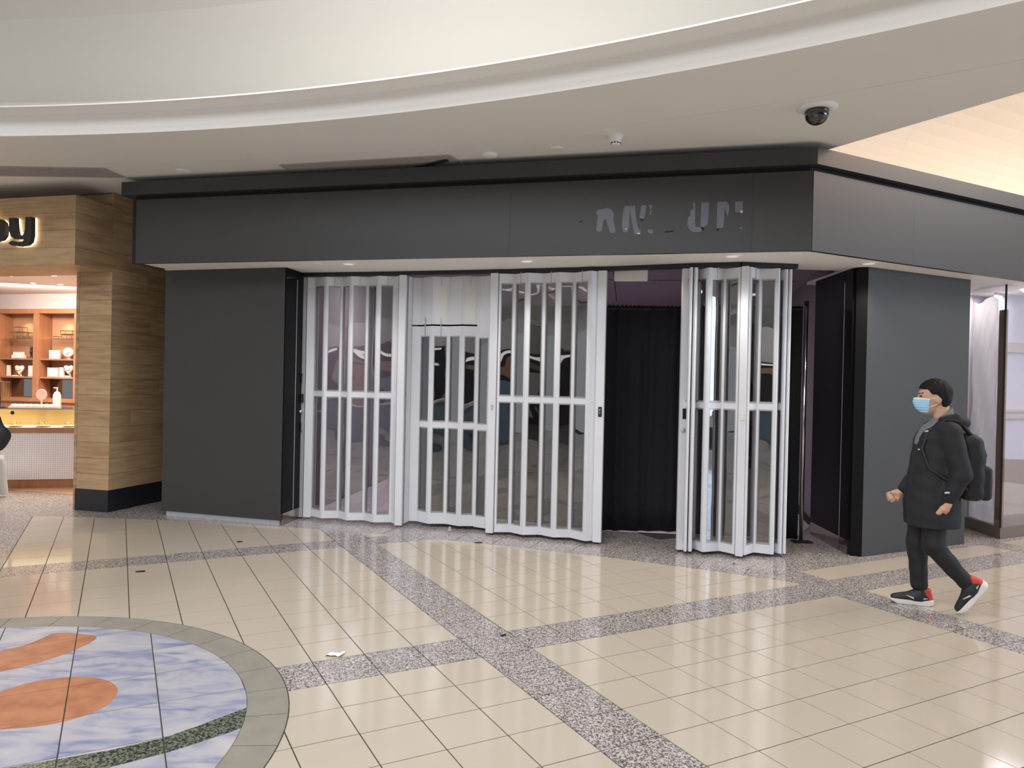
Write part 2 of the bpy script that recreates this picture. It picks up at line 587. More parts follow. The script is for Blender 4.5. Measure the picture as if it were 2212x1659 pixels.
# granite border outside the arc, laid in curved rows
for ri, (ra, rb, w_) in enumerate(((R_ARC, R_ARC + 0.36, 0.40), (R_ARC + 0.36, R_ARC + 0.80, 0.55), (R_ARC + 0.80, R_ARC + 1.9, 0.75))):
    n = int(2 * PI * ra / w_)
    for k in range(n):
        a0 = 2 * PI * k / n + ri * 0.011
        a1 = 2 * PI * (k + 1) / n + ri * 0.011
        am = (a0 + a1) / 2
        if not (1.0 < am < 2.3):
            continue
        px = FC + Vector((math.cos(am), math.sin(am))) * ra
        if (px - G0).dot(eB) > 3.10:
            continue
        g = GAP / ra
        poly = []
        for a in np.linspace(a0 + g, a1 - g, 3):
            poly.append((FC.x + math.cos(a) * (ra + GAP), FC.y + math.sin(a) * (ra + GAP)))
        for a in np.linspace(a1 - g, a0 + g, 3):
            poly.append((FC.x + math.cos(a) * (rb - GAP), FC.y + math.sin(a) * (rb - GAP)))
        poly = clip_half(poly, uv(3.09, 0), (eB.x, eB.y))
        if len(poly) >= 3 and parea(poly) > 1e-3:
            cells.append((poly, 'granite'))


def vis_size(poly):
    cx = sum(p[0] for p in poly) / len(poly)
    cy = sum(p[1] for p in poly) / len(poly)
    pr = [project(p[0], p[1], 0) for p in poly]
    if any(q is None for q in pr):
        return 0
    if not any(-20 < q[0] < 2232 and q[1] < 1680 for q in pr):
        return 0
    return parea(pr)


for kind_, nm in (('tile', 'tile'), ('granite', 'granite_tile')):
    lst = sorted([(vis_size(p), p) for p, k in cells if k == kind_], key=lambda t: -t[0])
    rest = MB()
    for i, (a, p) in enumerate(lst):
        if i < 299 and a > 60:
            b = MB()
            c = (sum(q[0] for q in p) / len(p), sum(q[1] for q in p) / len(p))
            dz = random.uniform(-0.0003, 0.0003)
            b.prism(p, -0.0035, dz)
            b.build(nm, kind_, floor)
        else:
            rest.prism(p, -0.0035, 0)
    if rest.v:
        r_ = rest.build(nm + '_field', kind_, floor)
        r_['kind'] = 'stuff'

# medallion
med = thing('floor_medallion', 'round stone floor inlay of blue marble and orange petals inside a grey ring', 'floor inlay', (MED.x, MED.y, 0))
nring = 35
for k in range(nring):
    a0 = 2 * PI * k / nring + 0.06
    a1 = 2 * PI * (k + 1) / nring + 0.06
    g = 0.0013
    poly = [(MED.x + math.cos(a) * (R_OUT - 0.002), MED.y + math.sin(a) * (R_OUT - 0.002)) for a in np.linspace(a0 + g, a1 - g, 5)]
    poly += [(MED.x + math.cos(a) * (R_IN + 0.003), MED.y + math.sin(a) * (R_IN + 0.003)) for a in np.linspace(a1 - g, a0 + g, 5)]
    b = MB()
    b.prism(poly, -0.003, 0.0012)
    b.build('ring_stone', 'ringstone', med)
b = MB()
b.lathe((MED.x, MED.y, 0), [(R_OUT + 0.004, -0.003), (R_OUT + 0.004, 0.0003)], 120)
b.build('grout_bed', 'grout', med)
petals = [
    [(-2.75, -0.36), (-2.6, -0.47), (-2.423, -0.598), (-2.335, -0.656), (-2.24, -0.678), (-2.136, -0.668), (-2.037, -0.626), (-1.967, -0.564), (-1.915, -0.481), (-1.892, -0.379), (-1.904, -0.288),
     (-1.941, -0.195), (-2.008, -0.13), (-2.114, -0.088), (-2.223, -0.084), (-2.366, -0.12), (-2.56, -0.2)],
    [(-2.72, -1.17), (-2.5, -1.25), (-2.431, -1.276), (-2.363, -1.316), (-2.295, -1.403), (-2.251, -1.477), (-2.142, -1.419), (-1.989, -1.298), (-2.054, -1.17), (-2.14, -1.065),
     (-2.229, -0.995), (-2.328, -0.934), (-2.457, -0.893), (-2.68, -0.86), (-2.95, -0.93)],
]
green = [(-3.0, 0.20), (-2.6, 0.25), (-2.289, 0.28), (-2.114, 0.287), (-1.924, 0.296), (-1.711, 0.275), (-1.566, 0.219), (-1.30, 0.10), (-1.33, 0.30), (-1.457, 0.349), (-1.581, 0.388), (-1.706, 0.421),
         (-1.814, 0.437), (-1.928, 0.453), (-2.3, 0.47), (-2.7, 0.44), (-3.0, 0.40)]


def smooth_closed(pts, it=2):
    for _ in range(it):
        out = []
        n = len(pts)
        for k in range(n):
            p, q = pts[k], pts[(k + 1) % n]
            out.append((p[0] * .75 + q[0] * .25, p[1] * .75 + q[1] * .25))
            out.append((p[0] * .25 + q[0] * .75, p[1] * .25 + q[1] * .75))
        pts = out
    return pts


petals = [smooth_closed(p) for p in petals]
for i in range(-5, 6):
    for j in range(-5, 6):
        ua, va = -1.715 + 0.405 * i, -0.126 + 0.396 * j
        cell = [uv(ua + .003, va + .002), uv(ua + .402, va + .002), uv(ua + .402, va + .394), uv(ua + .003, va + .394)]
        poly = clip_circle_in(cell, MED, R_IN, 120)
        if len(poly) < 3 or parea(poly) < 5e-4:
            continue
        b = MB()
        b.prism(poly, -0.003, 0.0010)
        b.build('marble_tile', 'marble', med)
        for src, nm, mm, lim in [(p, 'orange_petal', 'orange', None) for p in petals] + [(green, 'green_band', 'greenstone', None)]:
            q = [uv(*t) for t in src]
            cc = cell
            if parea([q for q in cell]) and True:
                for e in range(4):
                    p0, p1 = cell[e], cell[(e + 1) % 4]
                    d = (p1[0] - p0[0], p1[1] - p0[1])
                    n = (-d[1], d[0])
                    mid = (sum(c[0] for c in cell) / 4, sum(c[1] for c in cell) / 4)
                    if (mid[0] - p0[0]) * n[0] + (mid[1] - p0[1]) * n[1] > 0:
                        n = (-n[0], -n[1])
                    q = clip_half(q, p0, n)
                    if len(q) < 3:
                        break
            if len(q) < 3 or parea(q) < 4e-4:
                continue
            q = clip_circle_in(q, MED, R_IN, 120)
            if len(q) < 3:
                continue
            b = MB()
            b.prism(q, 0.0005, 0.0018)
            b.build(nm, mm, med)

# ------------------------------------------------------------------ ceiling
ZC = 3.70
R1, R2, Z2 = 15.19 * CK, 14.97 * CK, 3.875
E0 = Vector((2.82, 6.58)) * CK
En = Vector((0.864, 0.503))
mb = MB()
NS = 240
for k in range(NS):
    a0, a1 = 2 * PI * k / NS, 2 * PI * (k + 1) / NS
    for ra, rb in ((R1, 16.06 * CK), (16.066 * CK, 22.5)):
        poly = [(RC.x + math.cos(a) * r, RC.y + math.sin(a) * r) for a, r in ((a0, ra), (a1, ra), (a1, rb), (a0, rb))]
        poly = clip_half(poly, E0, En)
        if len(poly) >= 3 and parea(poly) > 1e-4:
            mb.prism(poly, ZC, ZC + 0.02)
ceiling = struct(mb.build('ceiling', 'ceil'), 'taupe ring ceiling over the shopfronts')
mb = MB()
for k in range(NS):
    a0, a1 = 2 * PI * k / NS, 2 * PI * (k + 1) / NS
    prof = [(R1, ZC), (R1 - 0.005, ZC + 0.05), (R1, Z2 - 0.05), (R1 - 0.01, Z2), (R2, Z2)]
    for (ra, za), (rb, zb) in zip(prof[:-1], prof[1:]):
        mb.poly([(RC.x + math.cos(a) * r, RC.y + math.sin(a) * r, z) for a, r, z in ((a0, ra, za), (a1, ra, za), (a1, rb, zb), (a0, rb, zb))])
    prof = [(R2, Z2), (R2, Z2 + 0.012), (R2 + 0.75, Z2 + 0.012)]
    for (ra, za), (rb, zb) in zip(prof[:-1], prof[1:]):
        mb.poly([(RC.x + math.cos(a) * r, RC.y + math.sin(a) * r, z) for a, r, z in ((a0, ra, za), (a1, ra, za), (a1, rb, zb), (a0, rb, zb))])
cv = mb.build('cove', 'riser', ceiling)
mb = MB()
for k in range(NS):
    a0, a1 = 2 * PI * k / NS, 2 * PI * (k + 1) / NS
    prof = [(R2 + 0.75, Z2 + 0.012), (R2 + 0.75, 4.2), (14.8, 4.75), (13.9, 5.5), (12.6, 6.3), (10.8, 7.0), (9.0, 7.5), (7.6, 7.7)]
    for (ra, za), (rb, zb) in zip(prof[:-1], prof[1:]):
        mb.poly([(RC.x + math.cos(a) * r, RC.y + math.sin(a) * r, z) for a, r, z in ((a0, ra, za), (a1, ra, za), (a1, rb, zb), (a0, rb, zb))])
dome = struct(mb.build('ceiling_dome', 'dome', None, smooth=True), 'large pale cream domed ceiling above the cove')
mb = MB()
for k in range(NS):
    a0, a1 = 2 * PI * k / NS, 2 * PI * (k + 1) / NS
    if not (0.3 < a0 < 2.6):
        continue
    mb.poly([(RC.x + math.cos(a) * r, RC.y + math.sin(a) * r, Z2 + 0.06) for a, r in ((a0, R2 + 0.25), (a0, R2 + 0.33), (a1, R2 + 0.33), (a1, R2 + 0.25))], True)
mb.build('cove_lamp_tube', 'cove_cool', ceiling)

# corridor vault beyond the ceiling edge
mb = MB()
prof = [(-0.55, 3.66), (-0.55, 3.95), (-0.35, 4.35), (0.15, 4.75), (1.0, 5.1), (2.2, 5.35), (3.6, 5.45), (5.2, 5.4), (6.8, 5.1), (8.0, 4.6), (8.4, 3.7)]
_w = [p[0] for p in prof]
_t = np.linspace(0, len(prof) - 1, 41)


def _sm(vals):
    v = np.interp(_t, range(len(vals)), vals)
    for _ in range(6):
        v[1:-1] = 0.25 * v[:-2] + 0.5 * v[1:-1] + 0.25 * v[2:]
    return v


prof = list(zip(_sm([p[0] for p in prof]), _sm([p[1] for p in prof])))
FR0 = Vector((2.516, 6.273))
eR = Vector((math.cos(0.4815), math.sin(0.4815)))
nR = Vector((eR.y, -eR.x))
for s0, s1 in [(k * 1.6 - 1.6, k * 1.6 - 0.004) for k in range(0, 9)]:
    s0, s1 = s0 + 1.85, s1 + 1.85
    for (wa, za), (wb, zb) in zip(prof[:-1], prof[1:]):
        def pt(s, wv, z):
            q = FR0 + eR * s + nR * wv
            return (q.x, q.y, z)
        # faint joints run slightly askew
        sk0, sk1 = -0.25 * max(0, wa), -0.25 * max(0, wb)
        sk0, sk1 = -sk0, -sk1
        mb.poly([pt(s0 + sk0, wa, za), pt(s1 + sk0, wa, za), pt(s1 + sk1, wb, zb), pt(s0 + sk1, wb, zb)])
struct(mb.build('ceiling_vault', 'vault', None, smooth=False), 'warm lit cream vault over the side corridor')
mb = MB()
q0, q1 = FR0 + eR * 0.3 - nR * 0.30, FR0 + eR * 9 - nR * 0.30
q2, q3 = FR0 + eR * 9 - nR * 0.22, FR0 + eR * 0.3 - nR * 0.22
mb.poly([(p.x, p.y, 3.69) for p in (q0, q3, q2, q1)], True)
tb = mb.build('cove_lamp', 'cove_warm')
tag(tb, 'warm cove light strip on top of the side fascia', 'cove light')

# ------------------------------------------------------------------ facade
ZS = 2.80
F0, F1 = Vector((-4.08, 7.892)), Vector((2.516, 6.273))
F2 = F1 + eR * 9.0
dF = (F1 - F0).normalized()
nF = Vector((dF.y, -dF.x))
fas = MB()
bk = 0.09
B0, B2 = F0 - nF * 0.4, F2 - nR * 0.4
FB1 = F1 + Vector((-0.02, 0.42))


def off_line(n1, n2, d):
    """corner point of the two facade planes pushed out by d"""
    # solve n1.p = n1.F1 + d, n2.p = n2.F1 + d
    A = np.array([[n1.x, n1.y], [n2.x, n2.y]])
    return Vector(np.linalg.solve(A, [n1.dot(F1) + d, n2.dot(F1) + d]))


def ring(d0, d1, s0=0.0, s1=9.0):
    """plan polygon between offsets d0 and d1 of the bent facade line"""
    c0, c1 = off_line(nF, nR, d0), off_line(nF, nR, d1)
    a0, a1 = F0 + nF * d0 - dF * s0, F0 + nF * d1 - dF * s0
    b0, b1 = F1 + eR * s1 + nR * d0, F1 + eR * s1 + nR * d1
    return [tuple(a0), tuple(c0), tuple(b0), tuple(b1), tuple(c1), tuple(a1)]


fas.prism(ring(-0.45, -0.045), ZS + 0.03, 3.62)
wall_fascia = struct(fas.build('wall_fascia', 'reveal'), 'black recess core of the shop fascia')


def fpanel(P, Q, n, z0, z1, m, nm, thick=0.045):
    b = MB()
    P, Q = Vector(P), Vector(Q)
    b.prism([tuple(P), tuple(Q), tuple(Q - n * thick), tuple(P - n * thick)], z0, z1)
    return b.build(nm, m, wall_fascia)


L = (F1 - F0).length
ZT = 3.465
cuts = [0, 4.15, 6.304, L - 0.002]
for a, b_ in zip(cuts[:-1], cuts[1:]):
    fpanel(F0 + dF * (a + 0.0005), F0 + dF * (b_ - 0.0005), nF, ZS - 0.012, ZT, 'dark', 'panel')
cuts = [0.002, 1.35, 3.3, 5.3, 7.4, 9.0]
for a, b_ in zip(cuts[:-1], cuts[1:]):
    fpanel(F1 + eR * (a + 0.0005), F1 + eR * (b_ - 0.0005), nR, ZS - 0.012, ZT, 'dark', 'panel')
# left end return and the projecting top band
fpanel(F0 - nF * 0.45, F0, -dF, ZS - 0.012, ZT, 'dark', 'end_panel')
b = MB()
b.prism(ring(-0.45, 0.055, 0.10), 3.505, 3.645)
b.build('top_band', 'dark', wall_fascia)
# white soffit
DOOR = [(-2.42, 8.62), (-1.3, 8.36), (-0.2, 8.08), (0.95, 7.70), (1.75, 7.42), (2.66, 7.36), (3.33, 7.40)]
mb = MB()
sp = [tuple(F0 - nF * 0.05 + dF * 0.05), tuple(off_line(nF, nR, -0.05)), tuple(F2 - nR * 0.05)]
back = [tuple(F2 - nR * 3.0), (5.2, 8.9), (3.36, 8.5), (3.33, 7.40)] + DOOR[::-1][1:] + [(-2.45, 9.0), (-3.9, 9.4)]
mb.prism(sp + back, ZS, ZS + 0.03)
soffit = struct(mb.build('ceiling_soffit', 'soffit', None), 'white soffit under the dark fascia')
# lip between soffit and the higher ceiling inside the shop
mb = MB()
for p, q in zip(DOOR[:-1], DOOR[1:]):
    mb.slab(p, q, ZS, 3.06, -0.02, 0.0)
mb.build('lip', 'soffit', soffit)

# piers
mb = MB()
mb.prism([(-3.983, 8.454), (-2.479, 8.002), (-2.47, 8.04), (-2.38, 8.60), (-3.75, 9.1)], 0.055, ZS)
pl = struct(mb.build('wall_left_pier', 'dark', None, bevel=0.003), 'charcoal pier beside the wood-clad jewellery shop')
mb = MB()
mb.prism([(-3.93, 8.465), (-2.50, 8.035), (-2.47, 8.08), (-3.75, 9.0)], 0.0, 0.055)
mb.build('metal_plinth', 'silver', pl)
mb = MB()
mb.slab((-2.4725, 8.01), (-2.432, 8.26), 0.13, ZS - 0.002, 0.004, 0.012)
mb.build('return_panel', 'black_lam', pl)
mb = MB()
mb.slab((-2.431, 8.268), (-2.385, 8.56), 0.13, ZS - 0.002, 0.004, 0.012)
mb.build('return_panel', 'black_lam', pl)
mb = MB()
mb.slab((-2.4725, 8.03), (-2.385, 8.56), 0.0, 0.128, 0.0, 0.010)
mb.build('kick_plate', 'steel', pl)
mb = MB()
mb.slab((-2.4325, 8.258), (-2.4305, 8.27), 0.13, ZS - 0.1, 0.010, 0.014)
mb.build('metal_strip', 'silver', pl)

mb = MB()
mb.prism([(3.411, 7.132), (4.832, 7.833), (4.70, 8.10), (3.43, 8.28)], 0.0, ZS)
pr = struct(mb.build('wall_right_pier', 'dark', None, bevel=0.003), 'charcoal pier at the corner behind the walking person')
mb = MB()
mb.prism([(3.322, 7.178), (3.4095, 7.1325), (3.43, 8.0), (3.345, 8.0)], 0.0, ZS - 0.003)
mb.build('return_core', 'black_lam', pr)
for (a, b_) in (((3.342, 8.17), (3.319, 7.402)), ((3.3188, 7.394), (3.3165, 7.22))):
    mb = MB()
    mb.slab(a, b_, 0.142, ZS - 0.003, -0.02, 0.012)
    mb.build('return_panel', 'black_lam', pr)
    mb = MB()
    mb.slab(a, b_, 0.0, 0.14, -0.02, 0.008)
    mb.build('kick_plate', 'steel', pr)
mb = MB()
mb.slab((3.319, 7.402), (3.3188, 7.394), 0.14, ZS - 0.12, -0.01, 0.014)
mb.build('metal_strip', 'silver', pr)
mb = MB()
mb.box((3.335, 8.06, 1.115), (0.012, 0.018, 0.045), 0.03)
mb.build('lock_plate', 'chrome', pr)

# the shop's interior shell
mb = MB()
mb.prism([(-3.6, 8.7), (-2.40, 8.60), (-1.3, 8.35), (-0.2, 8.07), (0.95, 7.69), (1.75, 7.42), (2.66, 7.35), (3.4, 7.38), (4.6, 8.4), (5.2, 14), (-3.6, 14)], 3.05, 3.08)
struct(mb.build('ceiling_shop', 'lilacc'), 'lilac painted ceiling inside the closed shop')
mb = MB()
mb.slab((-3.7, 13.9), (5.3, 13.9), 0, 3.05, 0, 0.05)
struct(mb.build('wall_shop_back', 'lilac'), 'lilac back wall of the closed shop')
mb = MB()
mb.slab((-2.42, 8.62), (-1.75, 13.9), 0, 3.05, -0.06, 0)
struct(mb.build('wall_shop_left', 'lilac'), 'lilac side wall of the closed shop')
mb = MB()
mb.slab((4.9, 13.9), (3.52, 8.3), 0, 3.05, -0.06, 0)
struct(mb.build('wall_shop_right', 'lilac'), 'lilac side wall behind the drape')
# ceiling panel joints inside
sh = bpy.data.objects['ceiling_shop']
for a, b_ in (((-2.3, 9.6), (3.5, 8.9)), ((-2.2, 10.6), (3.8, 10.0)), ((1.1, 8.4), (1.8, 13)), ((2.3, 8.2), (3.0, 13)), ((-0.4, 8.8), (0.2, 13))):
    mb = MB()
    mb.slab(a, b_, 3.046, 3.052, 0, 0.012)
    mb.build('ceiling_joint', 'reveal', sh)
mb = MB()
mb.prism([(-2.35, 8.95), (-1.6, 8.92), (-1.05, 8.75), (-0.2, 8.52), (1.0, 8.12), (1.9, 8.01), (3.02, 7.86), (3.30, 8.3), (3.50, 8.6), (4.7, 13.8), (-1.7, 13.8)], 0.0015, 0.004)
pp = mb.build('protective_paper', 'paper')
tag(pp, 'pale pink protective paper covering the closed shop floor', 'floor paper')
area('shop_inner_lamp', (0.6, 10.8, 3.0), (0.6, 10.8, 0), 2.4, 40, (0.98, 0.86, 1.0))
area('shop_left_lamp', (-1.5, 9.9, 3.0), (-1.5, 9.9, 0), 0.22, 24, (1.0, 0.88, 0.95))

# ------------------------------------------------------------------ folding doors
ZTOP, ZP1, ZP2, ZP3, ZP4, ZB = 2.748, 2.648, 1.466, 1.405, 0.120, 0.032
TH = 0.011


def door_panel(P, Q, parent, glazed=True, zs=None, rod=False, name='door_panel', top=None, bot=None):
    z = zs or (ZTOP, ZP1, ZP2, ZP3, ZP4, ZB)
    P, Q = Vector(P), Vector(Q)
    d = (Q - P).normalized()
    Ln = (Q - P).length
    n = Vector((d.y, -d.x))
    if n.y > 0.6:
        n = -n
    cen = (P + Q) / 2
    e = 0.004

    def at(s):
        return tuple(P + d * s)
    f = MB()
    sw = min(0.020, Ln * 0.16)
    zt, zb = z[0], z[-1]
    if not glazed:
        f.slab(at(e), at(Ln - e), zb, zt, -TH, TH)
        for s in (e, Ln - e - 0.008):
            f.slab(at(s), at(s + 0.008), zb, zt, -TH - 0.004, TH + 0.004)
        return f.build(name, 'alu', parent)
    f.slab(at(e), at(e + sw), zb, zt, -TH - 0.003, TH + 0.003)
    f.slab(at(Ln - e - sw), at(Ln - e), zb, zt, -TH - 0.003, TH + 0.003)
    f.slab(at(e + sw), at(Ln - e - sw), z[1], zt, -TH, TH)
    f.slab(at(e + sw), at(Ln - e - sw), z[3], z[2], -TH, TH)
    f.slab(at(e + sw), at(Ln - e - sw), zb, z[4], -TH, TH)
    fr = f.build(name, 'alu', parent)
    for (za, zb_) in ((z[2], z[1]), (z[4], z[3])):
        b = MB()
        i0, i1 = e + sw, Ln - e - sw
        bw = 0.009
        b.slab(at(i0), at(i0 + bw), za, zb_, -TH + .002, TH + .004)
        b.slab(at(i1 - bw), at(i1), za, zb_, -TH + .002, TH + .004)
        b.slab(at(i0 + bw), at(i1 - bw), za, za + bw * 1.5, -TH + .002, TH + .004)
        b.slab(at(i0 + bw), at(i1 - bw), zb_ - bw * 1.5, zb_, -TH + .002, TH + .004)
        b.build('bezel', 'alu2', fr)
        g = MB()
        p, q = Vector(at(i0 + bw)), Vector(at(i1 - bw))
        g.slab(p, q, za + bw, zb_ - bw, -0.0015, 0.0015)
        g.build('pane', 'pane', fr)
    if rod:
        b = MB()
        m_ = Ln / 2
        b.slab(at(m_ - 0.0035), at(m_ + 0.0035), z[1] + 0.004, zt + 0.012, TH, TH + 0.006)
        b.slab(at(m_ - 0.008), at(m_ + 0.008), z[1] - 0.006, z[1] + 0.006, TH, TH + 0.007)
        b.build('hanger_rod', 'silver', fr)
    return fr


def hinge(P, parent, zb=ZB, zt=ZTOP, r=0.0105):
    b = MB()
    b.tube([(P[0], P[1], zb), (P[0], P[1], zt)], r, 8)
    return b.build('hinge_rod', 'alu', parent)


def post(P, Q, parent, zb=0.02, zt=ZTOP + 0.005, m='alu', name='post', depth=0.026):
    b = MB()
    b.slab(P, Q, zb, zt, -depth, depth)
    o = b.build(name, m, parent, bevel=0.004)
    # twin grooves
    P, Q = Vector(P), Vector(Q)
    d = (Q - P)
    return o


def run(pts, flags, parent, rods=True):
    for k in range(len(pts) - 1):
        gl = flags[k]
        door_panel(pts[k], pts[k + 1], parent, gl, rod=(rods and gl and k % 2 == 1))
    for k in range(1, len(pts) - 1):
        hinge(pts[k], parent)


def small(parent, name, m, c, s, rz=0.0):
    b = MB()
    b.box(c, s, rz)
    return b.build(name, m, parent, bevel=min(s) * 0.2)


# left run
d1 = thing('folding_door', 'white folding shop door with tall panes beside the charcoal left pier', 'folding door', (-1.75, 8.25, 0))
d1['kind'] = 'thing'
post((-2.415, 8.45), (-2.356, 8.445), d1, m='silver', name='jamb', depth=0.03)
post((-2.352, 8.437), (-2.265, 8.446), d1)
S1 = [(-2.262, 8.448), (-2.11, 8.325), (-1.93, 8.362), (-1.81, 8.240), (-1.622, 8.270), (-1.489, 8.150), (-1.31, 8.186), (-1.251, 8.100)]
run(S1, [True] * 6 + [False], d1)
post((-1.250, 8.088), (-1.172, 8.078), d1)
j1 = [o for o in d1.children if o.name.startswith('jamb')][0]
small(j1, 'lock_case', 'rubber', (-2.383, 8.408, 1.375), (0.034, 0.03, 0.10), 0.1)
mb = MB()
mb.lathe((-2.395, 8.418, 1.225), [(0.020, 0), (0.024, 0.012), (0.014, 0.03), (0.020, 0.045), (0.012, 0.055)], 16, Matrix.Rotation(PI / 2, 3, 'X'))
mb.build('knob', 'chrome', j1, smooth=True)
for zz, sg in ((1.60, 1), (1.05, -1)):
    mb = MB()
    mb.tube([(-2.392, 8.40, zz - 0.05), (-2.392, 8.40, zz + 0.05)], 0.006, 8)
    mb.tube([(-2.392, 8.42, zz + 0.05 * sg), (-2.392, 8.385, zz + 0.05 * sg)], 0.010, 8)
    mb.build('bolt', 'rubber', j1)

# egress door in the middle
d2 = thing('egress_door', 'white hinged exit door with solid header between the two folding runs', 'door', (-0.7, 8.1, 0))
d2['kind'] = 'thing'
EG = (2.208, 2.100, 1.160, 1.096, 0.165, 0.04)
S2 = [(-1.165, 8.235), (-1.128, 8.240), (-1.028, 8.240), (-0.888, 8.105), (-0.700, 8.125), (-0.549, 8.015), (-0.381, 8.033), (-0.235, 7.945)]
for k in range(7):
    if k < 2:
        z_ = (2.208, 0.04)
        door_panel(S2[k], S2[k + 1], d2, False, zs=z_)
        door_panel(S2[k], S2[k + 1], d2, False, zs=(ZTOP, 2.226), name='header_panel')
    elif k < 6:
        door_panel(S2[k], S2[k + 1], d2, True, zs=EG, rod=False)
        hp = door_panel(S2[k], S2[k + 1], d2, False, zs=(ZTOP, 2.226), name='header_panel')
        P, Q = Vector(S2[k]), Vector(S2[k + 1])
        c = (P + Q) / 2
        dd = (Q - P).normalized()
        nn = Vector((dd.y, -dd.x))
        if k in (3, 5):
            b = MB()
            b.slab(P + dd * 0.03, Q - dd * 0.03, 2.235, 2.64, TH, TH + 0.004)
            b.build('infill_sheet', 'white', hp)
        if k in (2, 3):
            b = MB()
            b.slab(c - dd * 0.004, c + dd * 0.004, 2.10, 2.30, TH + .004, TH + 0.012)
            b.build('hanger_rod', 'silver', hp)
        if k in (3, 5):
            b = MB()
            b.slab(c - dd * 0.003, c + dd * 0.003, 2.65, 2.765, TH, TH + 0.008)
            b.build('hanger_rod', 'silver', hp)
    else:
        door_panel(S2[k], S2[k + 1], d2, True, zs=(ZTOP, 2.085, 1.150, 1.086, 0.155, 0.032))
for k in range(1, 7):
    if k < 6:
        hinge(S2[k], d2, 0.04, 2.208)
        hinge(S2[k], d2, 2.226, ZTOP)
    else:
        hinge(S2[k], d2)
door_panel((-1.168, 8.122), (-1.140, 8.228), d2, False, name='closing_strip')

# right run of the left pair
d3 = thing('folding_door', 'white folding shop door with tall panes left of the black drape gap', 'folding door', (0.35, 7.6, 0))
d3['kind'] = 'thing'
pc = post((-0.240, 7.800), (-0.163, 7.775), d3)
small(pc, 'lock_plate', 'silver', (-0.203, 7.760, 1.345), (0.030, 0.008, 0.055), -0.31)
S3 = [(-0.160, 7.775), (0.014, 7.790), (0.143, 7.665), (0.321, 7.697), (0.457, 7.577), (0.627, 7.590), (0.770, 7.432), (0.846, 7.468)]
run(S3, [True] * 6 + [False], d3)
pe = post((0.850, 7.462), (0.932, 7.436), d3)
small(pe, 'latch', 'rubber', (0.888, 7.418, 1.335), (0.036, 0.012, 0.10), -0.3)
small(pe, 'latch_tongue', 'chrome', (0.886, 7.410, 1.335), (0.012, 0.008, 0.05), -0.3)
small(pe, 'guide_pin', 'rubber', (0.895, 7.45, 0.012), (0.012, 0.012, 0.022))
small(pc, 'guide_pin', 'rubber', (-0.20, 7.785, 0.012), (0.012, 0.012, 0.022))

# stacked half on the right
d4 = thing('folding_door', 'white folding shop door bunched up right of the drape gap', 'folding door', (2.1, 7.08, 0))
d4['kind'] = 'thing'
pa = post((1.633, 7.190), (1.698, 7.192), d4)
small(pa, 'latch', 'rubber', (1.676, 7.158, 1.345), (0.036, 0.012, 0.10), 0.0)
mb = MB()
mb.lathe((1.666, 7.164, 1.185), [(0.022, 0), (0.022, 0.010), (0.016, 0.014)], 16, Matrix.Rotation(PI / 2, 3, 'X'))
mb.build('keyhole', 'silver', pa, smooth=True)
S4 = [(1.705, 7.215), (1.690, 7.065), (1.722, 7.240), (1.737, 7.070), (1.800, 7.235), (1.858, 7.062), (2.030, 7.130), (2.148, 6.992)]
for k in range(len(S4) - 1):
    door_panel(S4[k], S4[k + 1], d4, True, rod=(k == 5))
for k in range(1, len(S4) - 1):
    hinge(S4[k], d4)
pb = post((2.148, 6.990), (2.210, 6.962), d4)
small(pb, 'lock_plate', 'cream', (2.172, 6.942, 1.335), (0.036, 0.008, 0.065), -0.42)
S5 = [(2.214, 6.965), (2.350, 7.098), (2.508, 7.020), (2.560, 7.170), (2.598, 7.060), (2.625, 7.20), (2.640, 7.062)]
for k in range(len(S5) - 1):
    door_panel(S5[k], S5[k + 1], d4, True, rod=(k == 0))
for k in range(1, len(S5)):
    hinge(S5[k], d4)
small(pb, 'guide_pin', 'rubber', (2.175, 6.985, 0.012), (0.012, 0.012, 0.022))
# ceiling track
tr = MB()
TRK = [(-2.42, 8.42), (-1.75, 8.27), (-1.2, 8.13), (-0.2, 7.85), (0.9, 7.50), (1.7, 7.17), (2.15, 7.03), (2.7, 7.08)]
for p, q in zip(TRK[:-1], TRK[1:]):
    tr.slab(p, q, ZTOP + 0.008, ZS - 0.0005, -0.03, 0.03)
t_ = tr.build('door_track', 'rubber')
tag(t_, 'dark curved ceiling track carrying the folding doors', 'door track')
mb = MB()
mb.box((1.185, 7.52, 2.725), (0.34, 0.04, 0.125), -0.18)
hb = mb.build('header_box', 'white', None, bevel=0.012)
tag(hb, 'small white rounded box hanging from soffit above the drape gap', 'box')

